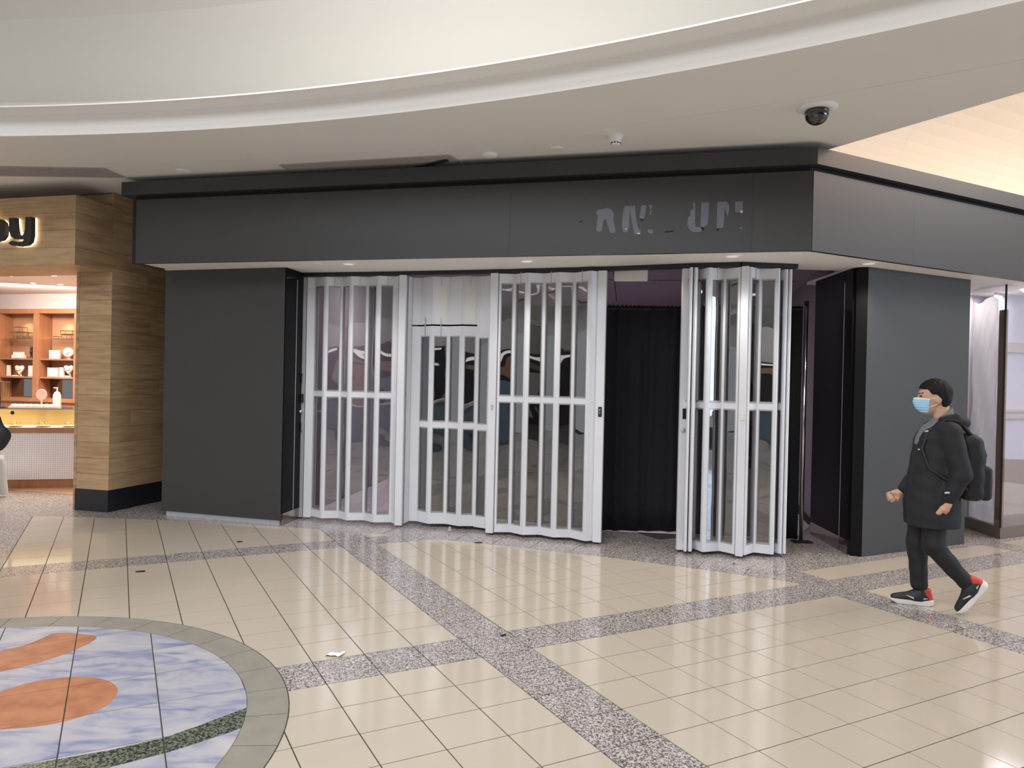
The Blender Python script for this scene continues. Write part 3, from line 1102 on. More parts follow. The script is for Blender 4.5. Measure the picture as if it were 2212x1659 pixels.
# ------------------------------------------------------------------ drape
def drape(name, pts, z0, z1, amp, wl, label, group=None):
    """hanging cloth along a plan polyline"""
    pts = [Vector(p) for p in pts]
    seglen = [(b - a).length for a, b in zip(pts[:-1], pts[1:])]
    T = sum(seglen)
    n = int(T / 0.012)
    zr = [z1 + 0.02, z1, z1 - 0.03, z1 - 0.08, z1 - 0.25] + list(np.linspace(z1 - 0.6, z0, 8))
    verts, faces = [], []
    rnd = random.Random(len(name) + int(T * 100))
    ph = [rnd.uniform(0, 6.28) for _ in range(4)]
    for i in range(n + 1):
        s = T * i / n
        k = 0
        ss = s
        while k < len(seglen) - 1 and ss > seglen[k]:
            ss -= seglen[k]
            k += 1
        d = (pts[k + 1] - pts[k]).normalized()
        p = pts[k] + d * ss
        nrm = Vector((d.y, -d.x))
        for j, z in enumerate(zr):
            a = amp * (0.35 if j < 3 else (0.7 if j < 5 else 1.0))
            o = a * (math.sin(2 * PI * s / wl + ph[0] + 0.15 * z) + 0.5 * math.sin(2 * PI * s / (wl * 0.61) + ph[1]) + 0.35 * math.sin(2 * PI * s / (wl * 2.3) + ph[2] - 0.3 * z))
            zz = z
            if j == 0:
                zz += 0.012 * math.sin(2 * PI * s / 0.045 + ph[3]) * (0.6 + 0.4 * math.sin(s * 9))
                o += 0.006 * math.sin(2 * PI * s / 0.045)
            if j == len(zr) - 1:
                zz += 0.008 * math.sin(s * 3.1 + ph[1])
            verts.append((p.x + nrm.x * o, p.y + nrm.y * o, zz))
    m = len(zr)
    for i in range(n):
        for j in range(m - 1):
            faces.append((i * m + j, (i + 1) * m + j, (i + 1) * m + j + 1, i * m + j + 1))
    me = bpy.data.meshes.new(name)
    me.from_pydata(verts, [], faces)
    root = thing(name, label, 'curtain', (pts[0].x, pts[0].y, z0), group)
    o = link('cloth', me, 'curtain', root, True)
    rb = MB()
    rb.tube([(q.x, q.y, z1 - 0.012) for q in pts], 0.012, 8)
    rb.build('rod', 'rubber', root)
    sm = o.modifiers.new('thick', 'SOLIDIFY')
    sm.thickness = 0.004
    return root


drape('black_curtain', [(-1.15, 8.88), (0.2, 8.46), (1.02, 8.16)], 0.012, 2.46, 0.018, 0.21, 'black pleated drape behind the left folding panes')
drape('black_curtain', [(1.0, 8.12), (1.85, 8.06)], 0.012, 2.455, 0.016, 0.19, 'black pleated drape filling the gap between the folding doors')
drape('black_curtain', [(1.84, 8.02), (2.6, 7.92), (3.05, 7.80)], 0.012, 2.46, 0.016, 0.23, 'black pleated drape behind the bunched folding door')
mb = MB()
mb.tube([(3.072, 7.765, 0.0105), (3.072, 7.765, 2.50)], 0.021, 12)
pole = thing('curtain_pole', 'slim silver upright pole at the end of the black drape', 'pole', (3.072, 7.765, 0))
mb.build('upright', 'chrome', pole, smooth=True)
mb = MB()
mb.box((3.072, 7.745, 0.0075), (0.20, 0.13, 0.006))
mb.build('base_plate', 'rubber', pole)
mb = MB()
mb.lathe((3.072, 7.765, 2.50), [(0.024, 0), (0.026, 0.02), (0.018, 0.03)], 12)
mb.build('cap', 'rubber', pole)

# ------------------------------------------------------------------ peeled sign on the fascia
sg = thing('peeled_lettering', 'torn blue grey vinyl letter remnants peeling off the charcoal fascia', 'sign', tuple(F0 + dF * 5) + (3.1,))


def on_fascia(x, y):
    """point of the zoomed sketch of the fascia (46 cm per 220 units) to fascia coordinates"""
    return x, y


def remnant(poly, thick=0.002, m='film'):
    b = MB()
    n = len(poly)
    i = len(b.v)
    for t in (0.0005, thick):
        for s, z in poly:
            p = F0 + dF * s + nF * t
            b.v.append((p.x, p.y, z))
    b.f.append(tuple(range(n)))
    b.f.append(tuple(range(n, 2 * n)))
    for k in range(n):
        j = (k + 1) % n
        b.f.append((k, j, n + j, n + k))
    return b.build('letter_remnant', m, sg, fix=True)



REMS = [[(4.95, 3.165), (4.967, 3.194), (5.002, 3.196), (5.058, 3.209), (5.097, 3.184), (5.111, 3.151), (5.108, 3.099), (5.129, 3.011), (5.124, 2.981), (5.089, 2.98), (5.075, 3.004), (5.052, 3.07), (5.045, 3.111), (5.017, 3.093), (5.01, 3.032), (5.006, 3.002), (4.98, 2.992), (4.954, 3.008), (4.961, 3.068), (4.968, 3.138)],
        [(5.207, 3.218), (5.299, 3.219), (5.306, 3.144), (5.319, 3.058), (5.335, 3.006), (5.354, 3.007), (5.351, 2.971), (5.3, 2.965), (5.286, 3.033), (5.267, 3.12), (5.252, 3.185), (5.252, 3.12), (5.249, 3.025), (5.235, 2.984), (5.201, 2.985), (5.187, 3.036), (5.19, 3.113), (5.197, 3.178)],
        [(5.356, 3.22), (5.399, 3.221), (5.396, 3.167), (5.378, 3.095), (5.339, 3.105), (5.348, 3.16)],
        [(5.415, 3.22), (5.451, 3.221), (5.448, 3.195), (5.435, 3.183), (5.448, 3.17), (5.44, 3.131), (5.426, 3.136), (5.435, 3.173), (5.426, 3.205)],
        [(5.416, 3.002), (5.462, 3.002), (5.463, 2.966), (5.44, 2.969), (5.417, 2.978)],
        [(5.798, 3.223), (5.823, 3.227), (5.824, 3.128), (5.824, 3.043), (5.83, 3.018), (5.851, 3.009), (5.871, 3.016), (5.873, 3.101), (5.875, 3.225), (5.94, 3.226), (5.938, 3.124), (5.932, 3.033), (5.904, 3.015), (5.892, 2.978), (5.86, 2.968), (5.811, 2.969), (5.777, 2.994), (5.76, 3.036), (5.763, 3.096), (5.783, 3.12), (5.782, 3.159), (5.81, 3.179)],
        [(6.01, 3.226), (6.09, 3.226), (6.111, 3.189), (6.108, 3.143), (6.099, 3.094), (6.083, 3.14), (6.072, 3.178), (6.07, 3.094), (6.066, 3.003), (6.022, 2.995), (6.01, 2.975), (6.008, 3.08)],
        [(6.159, 3.225), (6.222, 3.225), (6.222, 3.131), (6.192, 3.13), (6.161, 3.135)],
        [(6.207, 2.999), (6.219, 3.007), (6.221, 2.992), (6.211, 2.982), (6.203, 2.986)]]
for r_ in REMS:
    remnant(r_)
for r_ in ([(5.562, 2.981), (5.641, 2.987), (5.643, 2.979), (5.57, 2.974)], [(5.339, 3.102), (5.378, 3.095), (5.37, 3.08), (5.353, 3.09)], [(6.01, 2.996), (6.03, 2.997), (6.019, 2.974), (6.008, 2.979)],
           [(4.798, 3.095), (4.824, 3.099), (4.811, 3.086)], [(5.871, 3.016), (5.904, 3.007), (5.892, 2.975), (5.886, 2.982)]):
    o_ = remnant(r_, 0.006, 'reveal')
    o_.name = 'dark_scrap'
for r_ in ([(6.208, 3.142), (6.222, 3.144), (6.222, 3.127), (6.204, 3.128)], [(5.875, 3.015), (5.892, 3.012), (5.9, 2.999), (5.884, 2.999)], [(5.325, 2.973), (5.351, 2.974), (5.347, 2.964), (5.321, 2.965)],
           [(5.22, 3.018), (5.229, 3.017), (5.229, 3.007), (5.22, 3.007)]):
    o_ = remnant(r_, 0.004, 'white')
    o_.name = 'glue_spot'


# ------------------------------------------------------------------ ceiling fittings
def downlight(x, y, z, r, label, group=None, lens='litplaster', trim_m='soffit'):
    t = thing('downlight', label, 'ceiling light', (x, y, z), group)
    b = MB()
    b.lathe((x, y, z), [(r * 0.72, 0.0), (r * 0.75, -0.010), (r, -0.006), (r, 0.001)], 28)
    b.build('trim_ring', trim_m, t, smooth=False)
    b = MB()
    b.lathe((x, y, z), [(r * 0.70, -0.002), (r * 0.45, -0.0125), (r * 0.2, -0.0115)], 24)
    b.build('lens', lens, t)
    return t


downlight(-1.711, 7.629, ZS, 0.085, 'round recessed downlight in white soffit above the left folding door')
downlight(0.118, 7.205, ZS, 0.085, 'round recessed downlight in white soffit at the middle of the shopfront')
downlight(1.961, 6.672, ZS, 0.085, 'round recessed downlight in white soffit above the bunched door')
downlight(3.307, 6.911, ZS, 0.085, 'round recessed downlight in white soffit near the right pier')


def disc(x, y, z, r, h, label, m='white', name='ceiling_disc', cat='ceiling disc'):
    b = MB()
    b.lathe((x, y, z), [(r * 0.3, -h), (r * 0.85, -h * 0.9), (r, -h * 0.3), (r, 0.002)], 28)
    o = b.build(name, m, None, smooth=True, fix=True)
    return tag(o, label, cat)


for x_, y_ in ((-1.711, 7.629), (0.118, 7.205), (1.961, 6.672), (3.307, 6.911)):
    l = bpy.data.lights.new('soffit_spot', 'SPOT')
    l.energy = 34
    l.color = (1.0, 0.95, 0.88)
    l.spot_size = 2.0
    l.spot_blend = 0.8
    l.shadow_soft_size = 0.06
    o = bpy.data.objects.new('soffit_spot', l)
    COL.objects.link(o)
    o.location = (x_, y_, ZS - 0.03)
disc(-2.046, 7.706, ZS, 0.045, 0.008, 'tiny flat cover disc in soffit beside the left downlight', 'soffit')
disc(2.483, 6.532, ZS, 0.05, 0.008, 'small flat cover disc in soffit close to the fascia corner', 'soffit')
disc(-3.411, 7.570, ZC, 0.07, 0.012, 'small round cover disc between the two ceiling vents', 'ceil')
disc(-0.250, 6.787, ZC, 0.075, 0.026, 'round white sensor disc just right of the damaged vent', 'ceil')
disc(0.354, 6.569, ZC, 0.06, 0.008, 'flat round cover disc left of the smoke detector', 'ceil')
sd = thing('smoke_detector', 'white smoke detector on taupe ceiling above the fascia', 'smoke detector', (0.822, 6.190, ZC))
mb = MB()
mb.lathe((0.822, 6.190, ZC), [(0.062, 0), (0.062, -0.022), (0.050, -0.030), (0.040, -0.075), (0.030, -0.086)], 24)
mb.build('body', 'white', sd, smooth=False)
mb = MB()
for k in range(10):
    a = 2 * PI * k / 10
    mb.box((0.822 + math.cos(a) * 0.0405, 6.190 + math.sin(a) * 0.0405, ZC - 0.070), (0.006, 0.014, 0.010), a)
mb.build('vent_slot', 'rubber', sd)
dc = thing('dome_camera', 'smoked dome security camera in a white ceiling ring', 'security camera', (2.211, 5.480, ZC))
mb = MB()
mb.lathe((2.211, 5.480, ZC), [(0.145, 0.001), (0.145, -0.006), (0.110, -0.022), (0.085, -0.024)], 36)
mb.build('mount_ring', 'white', dc, smooth=True)
mb = MB()
mb.lathe((2.211, 5.480, ZC - 0.020), [(0.086 * math.cos(t), -0.03 - 0.080 * math.sin(t)) for t in np.linspace(0, 1.5, 12)], 32)
mb.lathe((2.211, 5.480, ZC - 0.020), [(0.087, 0.0), (0.086, -0.03)], 32)
mb.build('dome', 'dome_glass', dc, smooth=True)


def vent(c4, label, nsl=9, broken=False):
    """linear grille spanned by four plan corners: front-left, front-right, back-right, back-left"""
    a, b, c, d = [Vector(p) for p in c4]
    t = thing('ceiling_vent', label, 'ceiling vent', ((a.x + c.x) / 2, (a.y + c.y) / 2, ZC))
    m_ = MB()
    m_.prism([tuple(a), tuple(b), tuple(c), tuple(d)], ZC - 0.002, ZC + 0.004)
    m_.build('dark_opening', 'reveal', t)
    for k in range(nsl):
        f0, f1 = (k + 0.16) / nsl, (k + 0.72) / nsl
        m_ = MB()
        p0, p1 = a.lerp(d, f0), b.lerp(c, f0)
        q0, q1 = a.lerp(d, f1), b.lerp(c, f1)
        m_.prism([tuple(p0), tuple(p1), tuple(q1), tuple(q0)], ZC - 0.010, ZC - 0.002)
        m_.build('slat', 'slat', t)
    m_ = MB()
    e = 0.02
    dx = (b - a).normalized() * e
    dy = (d - a).normalized() * e
    for P, Q, off in ((a, b, -dy), (d, c, dy), (a, d, -dx), (b, c, dx)):
        m_.prism([tuple(P), tuple(Q), tuple(Q + off), tuple(P + off)], ZC - 0.008, ZC + 0.001)
    m_.build('frame', 'slat', t, fix=True)
    if broken:
        m_ = MB()
        s0, s1 = a.lerp(d, 0.95).lerp(b.lerp(c, 0.95), 0.66), a.lerp(d, 0.25).lerp(b.lerp(c, 0.25), 0.97)
        dd = (s1 - s0).normalized()
        nn = Vector((dd.y, -dd.x)) * 0.022
        i = len(m_.v)
        m_.prism([tuple(s0 + nn), tuple(s1 + nn), tuple(s1 - nn), tuple(s0 - nn)], ZC - 0.028, ZC - 0.018)
        m_.build('loose_slat', 'rubber', t)
    return t


vent([(-2.322, 7.278), (-0.627, 6.841), (-0.520, 7.161), (-2.215, 7.618)], 'linear ceiling vent with one slat hanging loose above the fascia', 8, True)
vent([(-6.996, 7.579), (-4.193, 7.531), (-4.166, 7.851), (-6.996, 7.929)], 'long linear ceiling vent above the wood-clad jewellery shop', 8)


# ------------------------------------------------------------------ jewellery shop on the left
D = Vector((0.9683, -0.2498)).normalized()
DN = Vector((D.y, -D.x))          # towards the mall
DS = -DN                          # into the shop
W0, W1 = Vector((-5.127, 8.675)), Vector((-4.646, 8.551))
W2 = W1 + DS * 1.25
BX = Vector((-4.779, 8.043))      # front right corner of the sign box
core = MB()
core.prism([tuple(W0 + D * 0.02 - DN * 0.02), tuple(W1 - D * 0.02 - DN * 0.02), tuple(W2 - D * 0.02), tuple(W2 - D * 0.46)], 0.0, ZC - 0.004)
wl = struct(core.build('wall_left', 'kick'), 'oak clad pier and sign box of the jewellery shop')
OAKS = ['oak', 'oak2', 'oak3', 'oak2', 'oak']
rr = random.Random(3)


def planks(P, Q, z0, z1, h, n_out, splits=(), nm='plank'):
    """horizontal boards on the plan segment P-Q, proud by 18 mm"""
    z = z0
    k = 0
    P, Q = Vector(P), Vector(Q)
    while z < z1 - 0.005:
        zt = min(z + h, z1)
        cs = [0.0] + ([rr.uniform(0.25, 0.75)] if splits and rr.random() < 0.6 else []) + [1.0]
        for a, b_ in zip(cs[:-1], cs[1:]):
            p, q = P.lerp(Q, a), P.lerp(Q, b_)
            d = (q - p).normalized() * 0.0006
            m_ = MB()
            m_.prism([tuple(p + d), tuple(q - d), tuple(q - d - n_out * 0.02), tuple(p + d - n_out * 0.02)], z + 0.0013, zt - 0.0013)
            m_.build(nm, OAKS[rr.randrange(5)], wl)
        z = zt
        k += 1


planks(W0 + D * 0.045, W1, 0.253, 2.79, 0.1838, DN)
planks(W1 + DS * 0.0, W2, 0.253, ZC - 0.006, 0.1838, D, (1,))
planks(W0 - D * 3.0, W1, 3.56, ZC - 0.014, 0.18, DN, (1,))
# sign box
bxc = MB()
b_l = BX - D * 3.4
bxc.prism([tuple(BX - D * 0.02 - DN * 0.02), tuple(BX - D * 0.02 + DS * 0.505), tuple(b_l + DS * 0.505), tuple(b_l - DN * 0.02)], 2.80, 3.54)
bxc.build('sign_box', 'oak3', wl)
planks(b_l, BX, 2.79, 3.548, 0.1885, DN, (1,))
planks(BX, BX + DS * 0.5255, 2.79, 3.548, 0.1885, D)
m_ = MB()
m_.prism([tuple(BX), tuple(BX + DS * 0.515), tuple(b_l + DS * 0.515), tuple(b_l)], 2.784, 2.79)
m_.build('box_underside', 'oak2', wl)
# jamb strip and kickboard
m_ = MB()
m_.prism([tuple(W0), tuple(W0 + D * 0.042), tuple(W0 + D * 0.042 - DN * 0.05), tuple(W0 - DN * 0.05)], 0.0, 2.79)
m_.build('jamb_strip', 'oak3', wl)
m_ = MB()
m_.slab(W0 + D * 0.03, W1, 0.0, 0.253, -0.02, 0.004)
m_.build('kickboard', 'kick', wl)
m_ = MB()
m_.slab(W1, W2, 0.0, 0.253, -0.02, 0.004)
m_.build('kickboard', 'kick', wl)
# inner lining of the opening and the room
m_ = MB()
m_.prism([tuple(W0 - DN * 0.05), tuple(W0 + D * 0.02 - DN * 0.05), tuple(W0 + D * 0.02 + DS * 1.6), tuple(W0 + DS * 1.6)], 0.0, 2.79)
m_.build('opening_lining', 'oak3', wl)
JI = Vector((-7.9, 12.3))
m_ = MB()
m_.slab(JI - D * 5 - DN * 0.30, JI + D * 3.2 - DN * 0.30, 0, 3.2, -0.05, 0)
struct(m_.build('wall_jewellery_back', 'pinkwall'), 'warm white back wall above the cherry display cabinet')
m_ = MB()
m_.slab(JI + D * 1.6 - DN * 0.3, W2 - D * 0.3, 0, 3.2, -0.04, 0)
struct(m_.build('wall_jewellery_side', 'pinkwall'), 'warm white side wall of the jewellery shop')
m_ = MB()
m_.prism([tuple(W0 + DS * 0.05 + D * 0.3), tuple(W0 - D * 5 + DS * 0.05), tuple(JI - D * 5 - DN * 0.4), tuple(JI + D * 2.4 - DN * 0.4)], 2.93, 2.96)
jc = struct(m_.build('ceiling_jewellery', 'pinkwall'), 'white ceiling of the jewellery shop with small downlights')
m_ = MB()
m_.prism([tuple(W0 + D * 0.02 + DS * 0.0), tuple(W0 - D * 5), tuple(W0 - D * 5 + DS * 0.22), tuple(W0 + D * 0.02 + DS * 0.22)], 2.785, 2.929)
m_.build('header_drop', 'oak2', jc)
m_ = MB()
m_.prism([tuple(W0 + D * 0.2 + DS * 0.85), tuple(W0 - D * 5 + DS * 0.85), tuple(JI - D * 5), tuple(JI + D * 2.4)], 0.0012, 0.004)
struct(m_.build('floor_jewellery', 'woodfloor'), 'warm oak floor inside the jewellery shop')
for k, (x, y, z) in enumerate([(-6.98, 10.24, 2.93), (-6.28, 10.09, 2.93), (-6.81, 11.10, 2.93), (-7.15, 11.0, 2.93), (-7.9, 10.9, 2.93)]):
    lab = ['first small jewellery shop ceiling downlight from the frame edge', 'jewellery shop ceiling downlight nearest the oak pier', 'jewellery shop ceiling downlight closest to the cabinet wall',
           'jewellery shop ceiling downlight left of the cabinet stile', 'jewellery shop ceiling downlight farthest into the shop'][k]
    downlight(x, y, z, 0.055, lab, None, 'downlight', 'white')
    l = bpy.data.lights.new('jewel_spot', 'SPOT')
    l.energy = 95
    l.color = (1.0, 0.84, 0.70)
    l.spot_size = 2.2
    l.spot_blend = 0.7
    l.shadow_soft_size = 0.05
    o = bpy.data.objects.new('jewel_spot', l)
    COL.objects.link(o)
    o.location = (x, y, z - 0.03)

area('jewel_room_fill', (-7.3, 10.9, 2.915), (-7.3, 10.9, 0), 2.2, 80, (1.0, 0.84, 0.74), 'RECTANGLE', 1.0)  # added fill that brightens the whole shop, no fitting modelled
area('jewel_wall_fill', (-7.55, 11.2, 2.80), (-8.0, 12.6, 2.74), 1.6, 26, (1.0, 0.86, 0.78), 'RECTANGLE', 0.1)  # added fill to lift the upper back wall, no fitting modelled
# cabinet: local frame t along D, depth towards the mall, z
cab = thing('display_cabinet', 'cherry wood wall cabinet with lit display bays in the jewellery shop', 'cabinet', (JI.x, JI.y, 0))


def ct(t, dep=0.0):
    p = JI + D * t + DN * dep
    return (p.x, p.y)


def cbox(nm, m, t0, t1, z0, z1, d0, d1, parent):
    b = MB()
    b.prism([ct(t0, d0), ct(t1, d0), ct(t1, d1), ct(t0, d1)], z0, z1)
    return b.build(nm, m, parent)


cbox('carcass', 'cherry', -1.9, 1.5, 0.0, 1.10, -0.28, 0.0, cab)
for k, (t0, t1) in enumerate(((-1.75, -0.90), (-0.80, -0.10), (0.03, 0.73), (0.83, 1.45))):
    cbox('back_panel', 'cherryback', t0, t1, 1.47, 2.58, -0.27, -0.25, cab)
    cbox('mirror_panel', 'mirrorm', t0, t1, 1.16, 1.47, -0.25, -0.24, cab)
    cbox('wood_shelf', 'cherry', t0, t1, 1.795, 1.82, -0.25, -0.02, cab)
    cbox('wood_shelf', 'cherry', t0, t1, 1.490, 1.515, -0.25, -0.02, cab)
    cbox('glass_shelf', 'clear', t0, t1, 2.138, 2.146, -0.25, -0.03, cab)
for t in (-1.80, -0.90, -0.10, 0.73, 1.45):
    cbox('stile', 'cherry', t if t != -0.10 else -0.098, t + (0.10 if t != -0.10 else 0.125), 1.08, 2.60, -0.26, 0.0, cab)
cbox('top_rail', 'cherry', -1.9, 1.55, 2.57, 2.645, -0.28, 0.01, cab)
cbox('worktop', 'cherry', -1.9, 1.55, 1.10, 1.16, -0.28, 0.03, cab)
for t in (-1.3, -0.45, 0.38, 1.1):
    l = bpy.data.lights.new('cabinet_spot', 'SPOT')
    l.energy = 12
    l.color = (1.0, 0.80, 0.62)
    l.spot_size = 2.0
    l.spot_blend = 0.8
    o = bpy.data.objects.new('cabinet_spot', l)
    COL.objects.link(o)
    p = ct(t, -0.10)
    o.location = (p[0], p[1], 2.54)


def frame_box(t0, t1, z0, z1, label, m='gold'):
    """glass trinket box with metal edges"""
    o = thing('trinket_box', label, 'trinket box', ct((t0 + t1) / 2, -0.13) + (z0,))
    b = MB()
    r = 0.006
    for dd in (-0.18, -0.08):
        for z in (z0 + r, z1 - r):
            p, q = ct(t0, dd), ct(t1, dd)
            b.tube([(p[0], p[1], z), (q[0], q[1], z)], r, 5)
        for t in (t0, t1):
            p = ct(t, dd)
            b.tube([(p[0], p[1], z0), (p[0], p[1], z1)], r, 5)
    for t in (t0, t1):
        for z in (z0 + r, z1 - r):
            p, q = ct(t, -0.18), ct(t, -0.08)
            b.tube([(p[0], p[1], z), (q[0], q[1], z)], r, 5)
    b.build('metal_edges', m, o)
    cbox('glass_body', 'clear', t0 + .006, t1 - .006, z0 + .01, z1 - .01, -0.172, -0.088, o)
    return o


frame_box(-0.709, -0.55, 2.1475, 2.262, 'gold edged glass trinket box, outermost on the upper left glass shelf')
frame_box(-0.545, -0.42, 2.1475, 2.262, 'gold edged glass trinket box under the single top box')
frame_box(-0.415, -0.29, 2.1475, 2.262, 'gold edged glass trinket box nearest the cabinet stile')
frame_box(-0.592, -0.413, 2.263, 2.351, 'gold edged glass trinket box stacked on top of three others')
frame_box(0.40, 0.60, 2.1475, 2.225, 'brass edged glass trinket box at bottom of right shelf pair')
frame_box(0.373, 0.619, 2.226, 2.294, 'wide brass edged glass trinket box on top of right shelf pair')
frame_box(0.233, 0.335, 2.1475, 2.199, 'small low glass trinket box on the right glass shelf', 'chrome')


def card(t0, t1, z0, z1, label, m='cream', nm='display_card', cat='display card', dep=-0.12):
    o = thing(nm, label, cat, ct((t0 + t1) / 2, dep) + (z0,))
    b = MB()
    p, q = Vector(ct(t0, dep)), Vector(ct(t1, dep))
    b.prism([tuple(p), tuple(q), tuple(q - DN * 0.035), tuple(p - DN * 0.035)], z0, z1)
    b.build('board', m, o, bevel=0.003)
    b = MB()
    f = 0.12
    b.prism([tuple(p.lerp(q, f) + DN * 0.002), tuple(p.lerp(q, 1 - f) + DN * 0.002), tuple(p.lerp(q, 1 - f)), tuple(p.lerp(q, f))], z0 + (z1 - z0) * .12, z1 - (z1 - z0) * .12)
    b.build('face_inset', 'white', o)
    return o


card(0.107, 0.323, 1.8205, 1.965, 'pale picture board on the upper right wood shelf', 'opp_pale')
card(0.617, 0.685, 1.8205, 1.970, 'tall narrow white card right of the upper necklace bust')
card(-0.322, -0.167, 1.5155, 1.702, 'white display box right of the left heart bust')
card(-0.781, -0.715, 1.5155, 1.702, 'white display box at the outer end of lower left shelf')
card(0.075, 0.308, 1.5155, 1.675, 'wide blush framed card on the lower right shelf', 'blush')
card(0.326, 0.403, 1.5155, 1.680, 'slim white card beside the blush framed card')
card(-0.593, -0.48, 1.5155, 1.533, 'tiny price card below the left heart bust', 'cream', 'price_card', 'price card', -0.05)
card(0.43, 0.579, 1.5155, 1.544, 'tiny price card below the right heart bust', 'cream', 'price_card', 'price card', -0.05)
card(-0.535, -0.417, 1.8205, 1.841, 'tiny price card in front of the white ring rack', 'cream', 'price_card', 'price card', -0.05)


def bust(tc, zc, r, zb, label, m='cream', heart=False):
    o = thing('necklace_bust', label, 'necklace bust', ct(tc, -0.12) + (zb,))
    b = MB()
    n = 28
    pts = []
    for k in range(n):
        a = 2 * PI * k / n
        if heart:
            x = 0.062 * 16 * math.sin(a) ** 3 / 1.0 * r
            y = 0.062 * (13 * math.cos(a) - 5 * math.cos(2 * a) - 2 * math.cos(3 * a)) * r
        else:
            x = r * math.sin(a) * (1.08 if math.cos(a) < 0.3 else 1.0)
            y = 0.82 * r * math.cos(a)
        pts.append((x, y))
    rings = [(-0.03, 0.86), (-0.005, 1.0), (0.012, 0.92), (0.024, 0.55), (0.028, 0.0)]
    i0 = 0
    for dep, s in rings:
        for x, y in pts:
            p = ct(tc + x * s, -0.12 + dep)
            b.v.append((p[0], p[1], zc + y * s))
    for k in range(len(rings) - 1):
        for s in range(n):
            s2 = (s + 1) % n
            b.f.append((k * n + s, k * n + s2, (k + 1) * n + s2, (k + 1) * n + s))
    b.f.append(tuple(range(n)))
    b.build('bust_form', m, o, smooth=True, fix=True)
    b = MB()
    b.tube([ct(tc + 0.5 * r * math.sin(a), -0.09) + (zc + 0.12 * r - 0.38 * r * math.cos(a),) for a in np.linspace(-1.6, 1.6, 12)], 0.004, 5)
    b.build('necklace', 'gold', o)
    b = MB()
    p = ct(tc, -0.15)
    b.tube([(p[0], p[1], zb + 0.003), (p[0], p[1], zc)], 0.012, 8)
    b.lathe((p[0], p[1], zb), [(0.045, 0.0005), (0.045, 0.006)], 14)
    b.build('stand', m, o)
    return o


bust(0.498, 1.93, 0.098, 1.8205, 'round white necklace bust on the upper right wood shelf')
bust(-0.504, 1.635, 0.098, 1.5155, 'heart shaped necklace bust on the lower left shelf', 'cream', True)
bust(0.518, 1.655, 0.095, 1.5155, 'heart shaped necklace bust on the lower right shelf', 'cream', True)
# black ring hand
hd = thing('ring_hand', 'black hand shaped ring holder on the upper left wood shelf', 'ring holder', ct(-0.23, -0.1) + (1.8205,))
b = MB()
p = ct(-0.23, -0.1)
b.lathe((p[0], p[1], 1.8205), [(0.030, 0.0), (0.022, 0.03), (0.020, 0.07), (0.034, 0.10), (0.030, 0.13)], 12)
for k, (dx, h) in enumerate(((-0.028, 0.19), (-0.010, 0.205), (0.010, 0.20), (0.027, 0.18))):
    q0, q1 = ct(-0.23 + dx * 0.8, -0.1), ct(-0.23 + dx * 1.25, -0.1)
    b.tube([(q0[0], q0[1], 1.93), (q1[0], q1[1], 1.8205 + h)], [0.009, 0.006], 7)
q0, q1 = ct(-0.20, -0.1), ct(-0.176, -0.1)
b.tube([(q0[0], q0[1], 1.90), (q1[0], q1[1], 1.955)], [0.010, 0.007], 7)
b.build('hand_form', 'rubber', hd, smooth=False)
# white ring rack
rk = thing('ring_rack', 'row of white ring cones on the upper left wood shelf', 'ring rack', ct(-0.52, -0.12) + (1.8205,))
b = MB()
b.prism([ct(-0.645, -0.15), ct(-0.396, -0.15), ct(-0.396, -0.09), ct(-0.645, -0.09)], 1.8205, 1.874)
b.build('tray', 'cream', rk)
for k in range(6):
    p = ct(-0.625 + k * 0.041, -0.12)
    b = MB()
    b.lathe((p[0], p[1], 1.874), [(0.016, 0), (0.012, 0.04), (0.005, 0.055)], 10)
    b.build('cone', 'cream', rk)

# counter
CA, CB = Vector((-7.9, 9.78)), Vector((-5.2, 10.56))
CD = (CB - CA).normalized()
CN = Vector((CD.y, -CD.x))
CO = Vector((-6.58, 10.165))
co = thing('jewellery_counter', 'white mosaic jewellery counter with wood ledge and glass case', 'counter', (CO.x, CO.y, 0))


def kt(t, dep=0.0):
    p = CO + CD * t + CN * dep
    return (p.x, p.y)


def kbox(nm, m, t0, t1, z0, z1, d0, d1, parent):
    b = MB()
    b.prism([kt(t0, d0), kt(t1, d0), kt(t1, d1), kt(t0, d1)], z0, z1)
    return b.build(nm, m, parent)


kbox('plinth', 'cherry', -1.7, 0.92, 0.004, 0.12, -0.5, -0.03, co)
mosaic = kbox('front_core', 'ringstone', -1.7, 0.92, 0.12, 0.765, -0.5, -0.004, co)
tm = MB()
for i in range(90):
    for j in range(22):
        t0, z0 = -1.7 + i * 0.0288, 0.122 + j * 0.0292
        tm.prism([kt(t0, -0.004), kt(t0 + 0.0268, -0.004), kt(t0 + 0.0268, 0.0), kt(t0, 0.0)], z0, z0 + 0.0272)
ms = tm.build('mosaic_tiles', 'mosaic', co)
ms['kind'] = 'stuff'
kbox('wood_ledge', 'cherry', -1.72, 0.94, 0.765, 0.835, -0.52, 0.02, co)
kbox('case_bed', 'cream', -1.7, 0.92, 0.835, 0.84, -0.5, 0.0, co)
kbox('case_back', 'amber', -1.7, 0.92, 0.84, 1.08, -0.5, -0.485, co)
kbox('case_glass', 'clear', -1.7, 0.92, 0.84, 1.09, -0.008, 0.0, co)
kbox('case_top', 'clear', -1.7, 0.92, 1.090, 1.100, -0.5, 0.0, co)
kbox('case_edge', 'chrome', -1.7, 0.92, 1.088, 1.102, -0.002, 0.006, co)
l = bpy.data.lights.new('case_lamp', 'AREA')
l.energy = 7
l.color = (1.0, 0.82, 0.5)
l.shape = 'RECTANGLE'
l.size = 2.6
l.size_y = 0.05
o = bpy.data.objects.new('case_lamp', l)
COL.objects.link(o)
p = kt(-0.2, -0.12)
o.location = (p[0], p[1], 1.07)
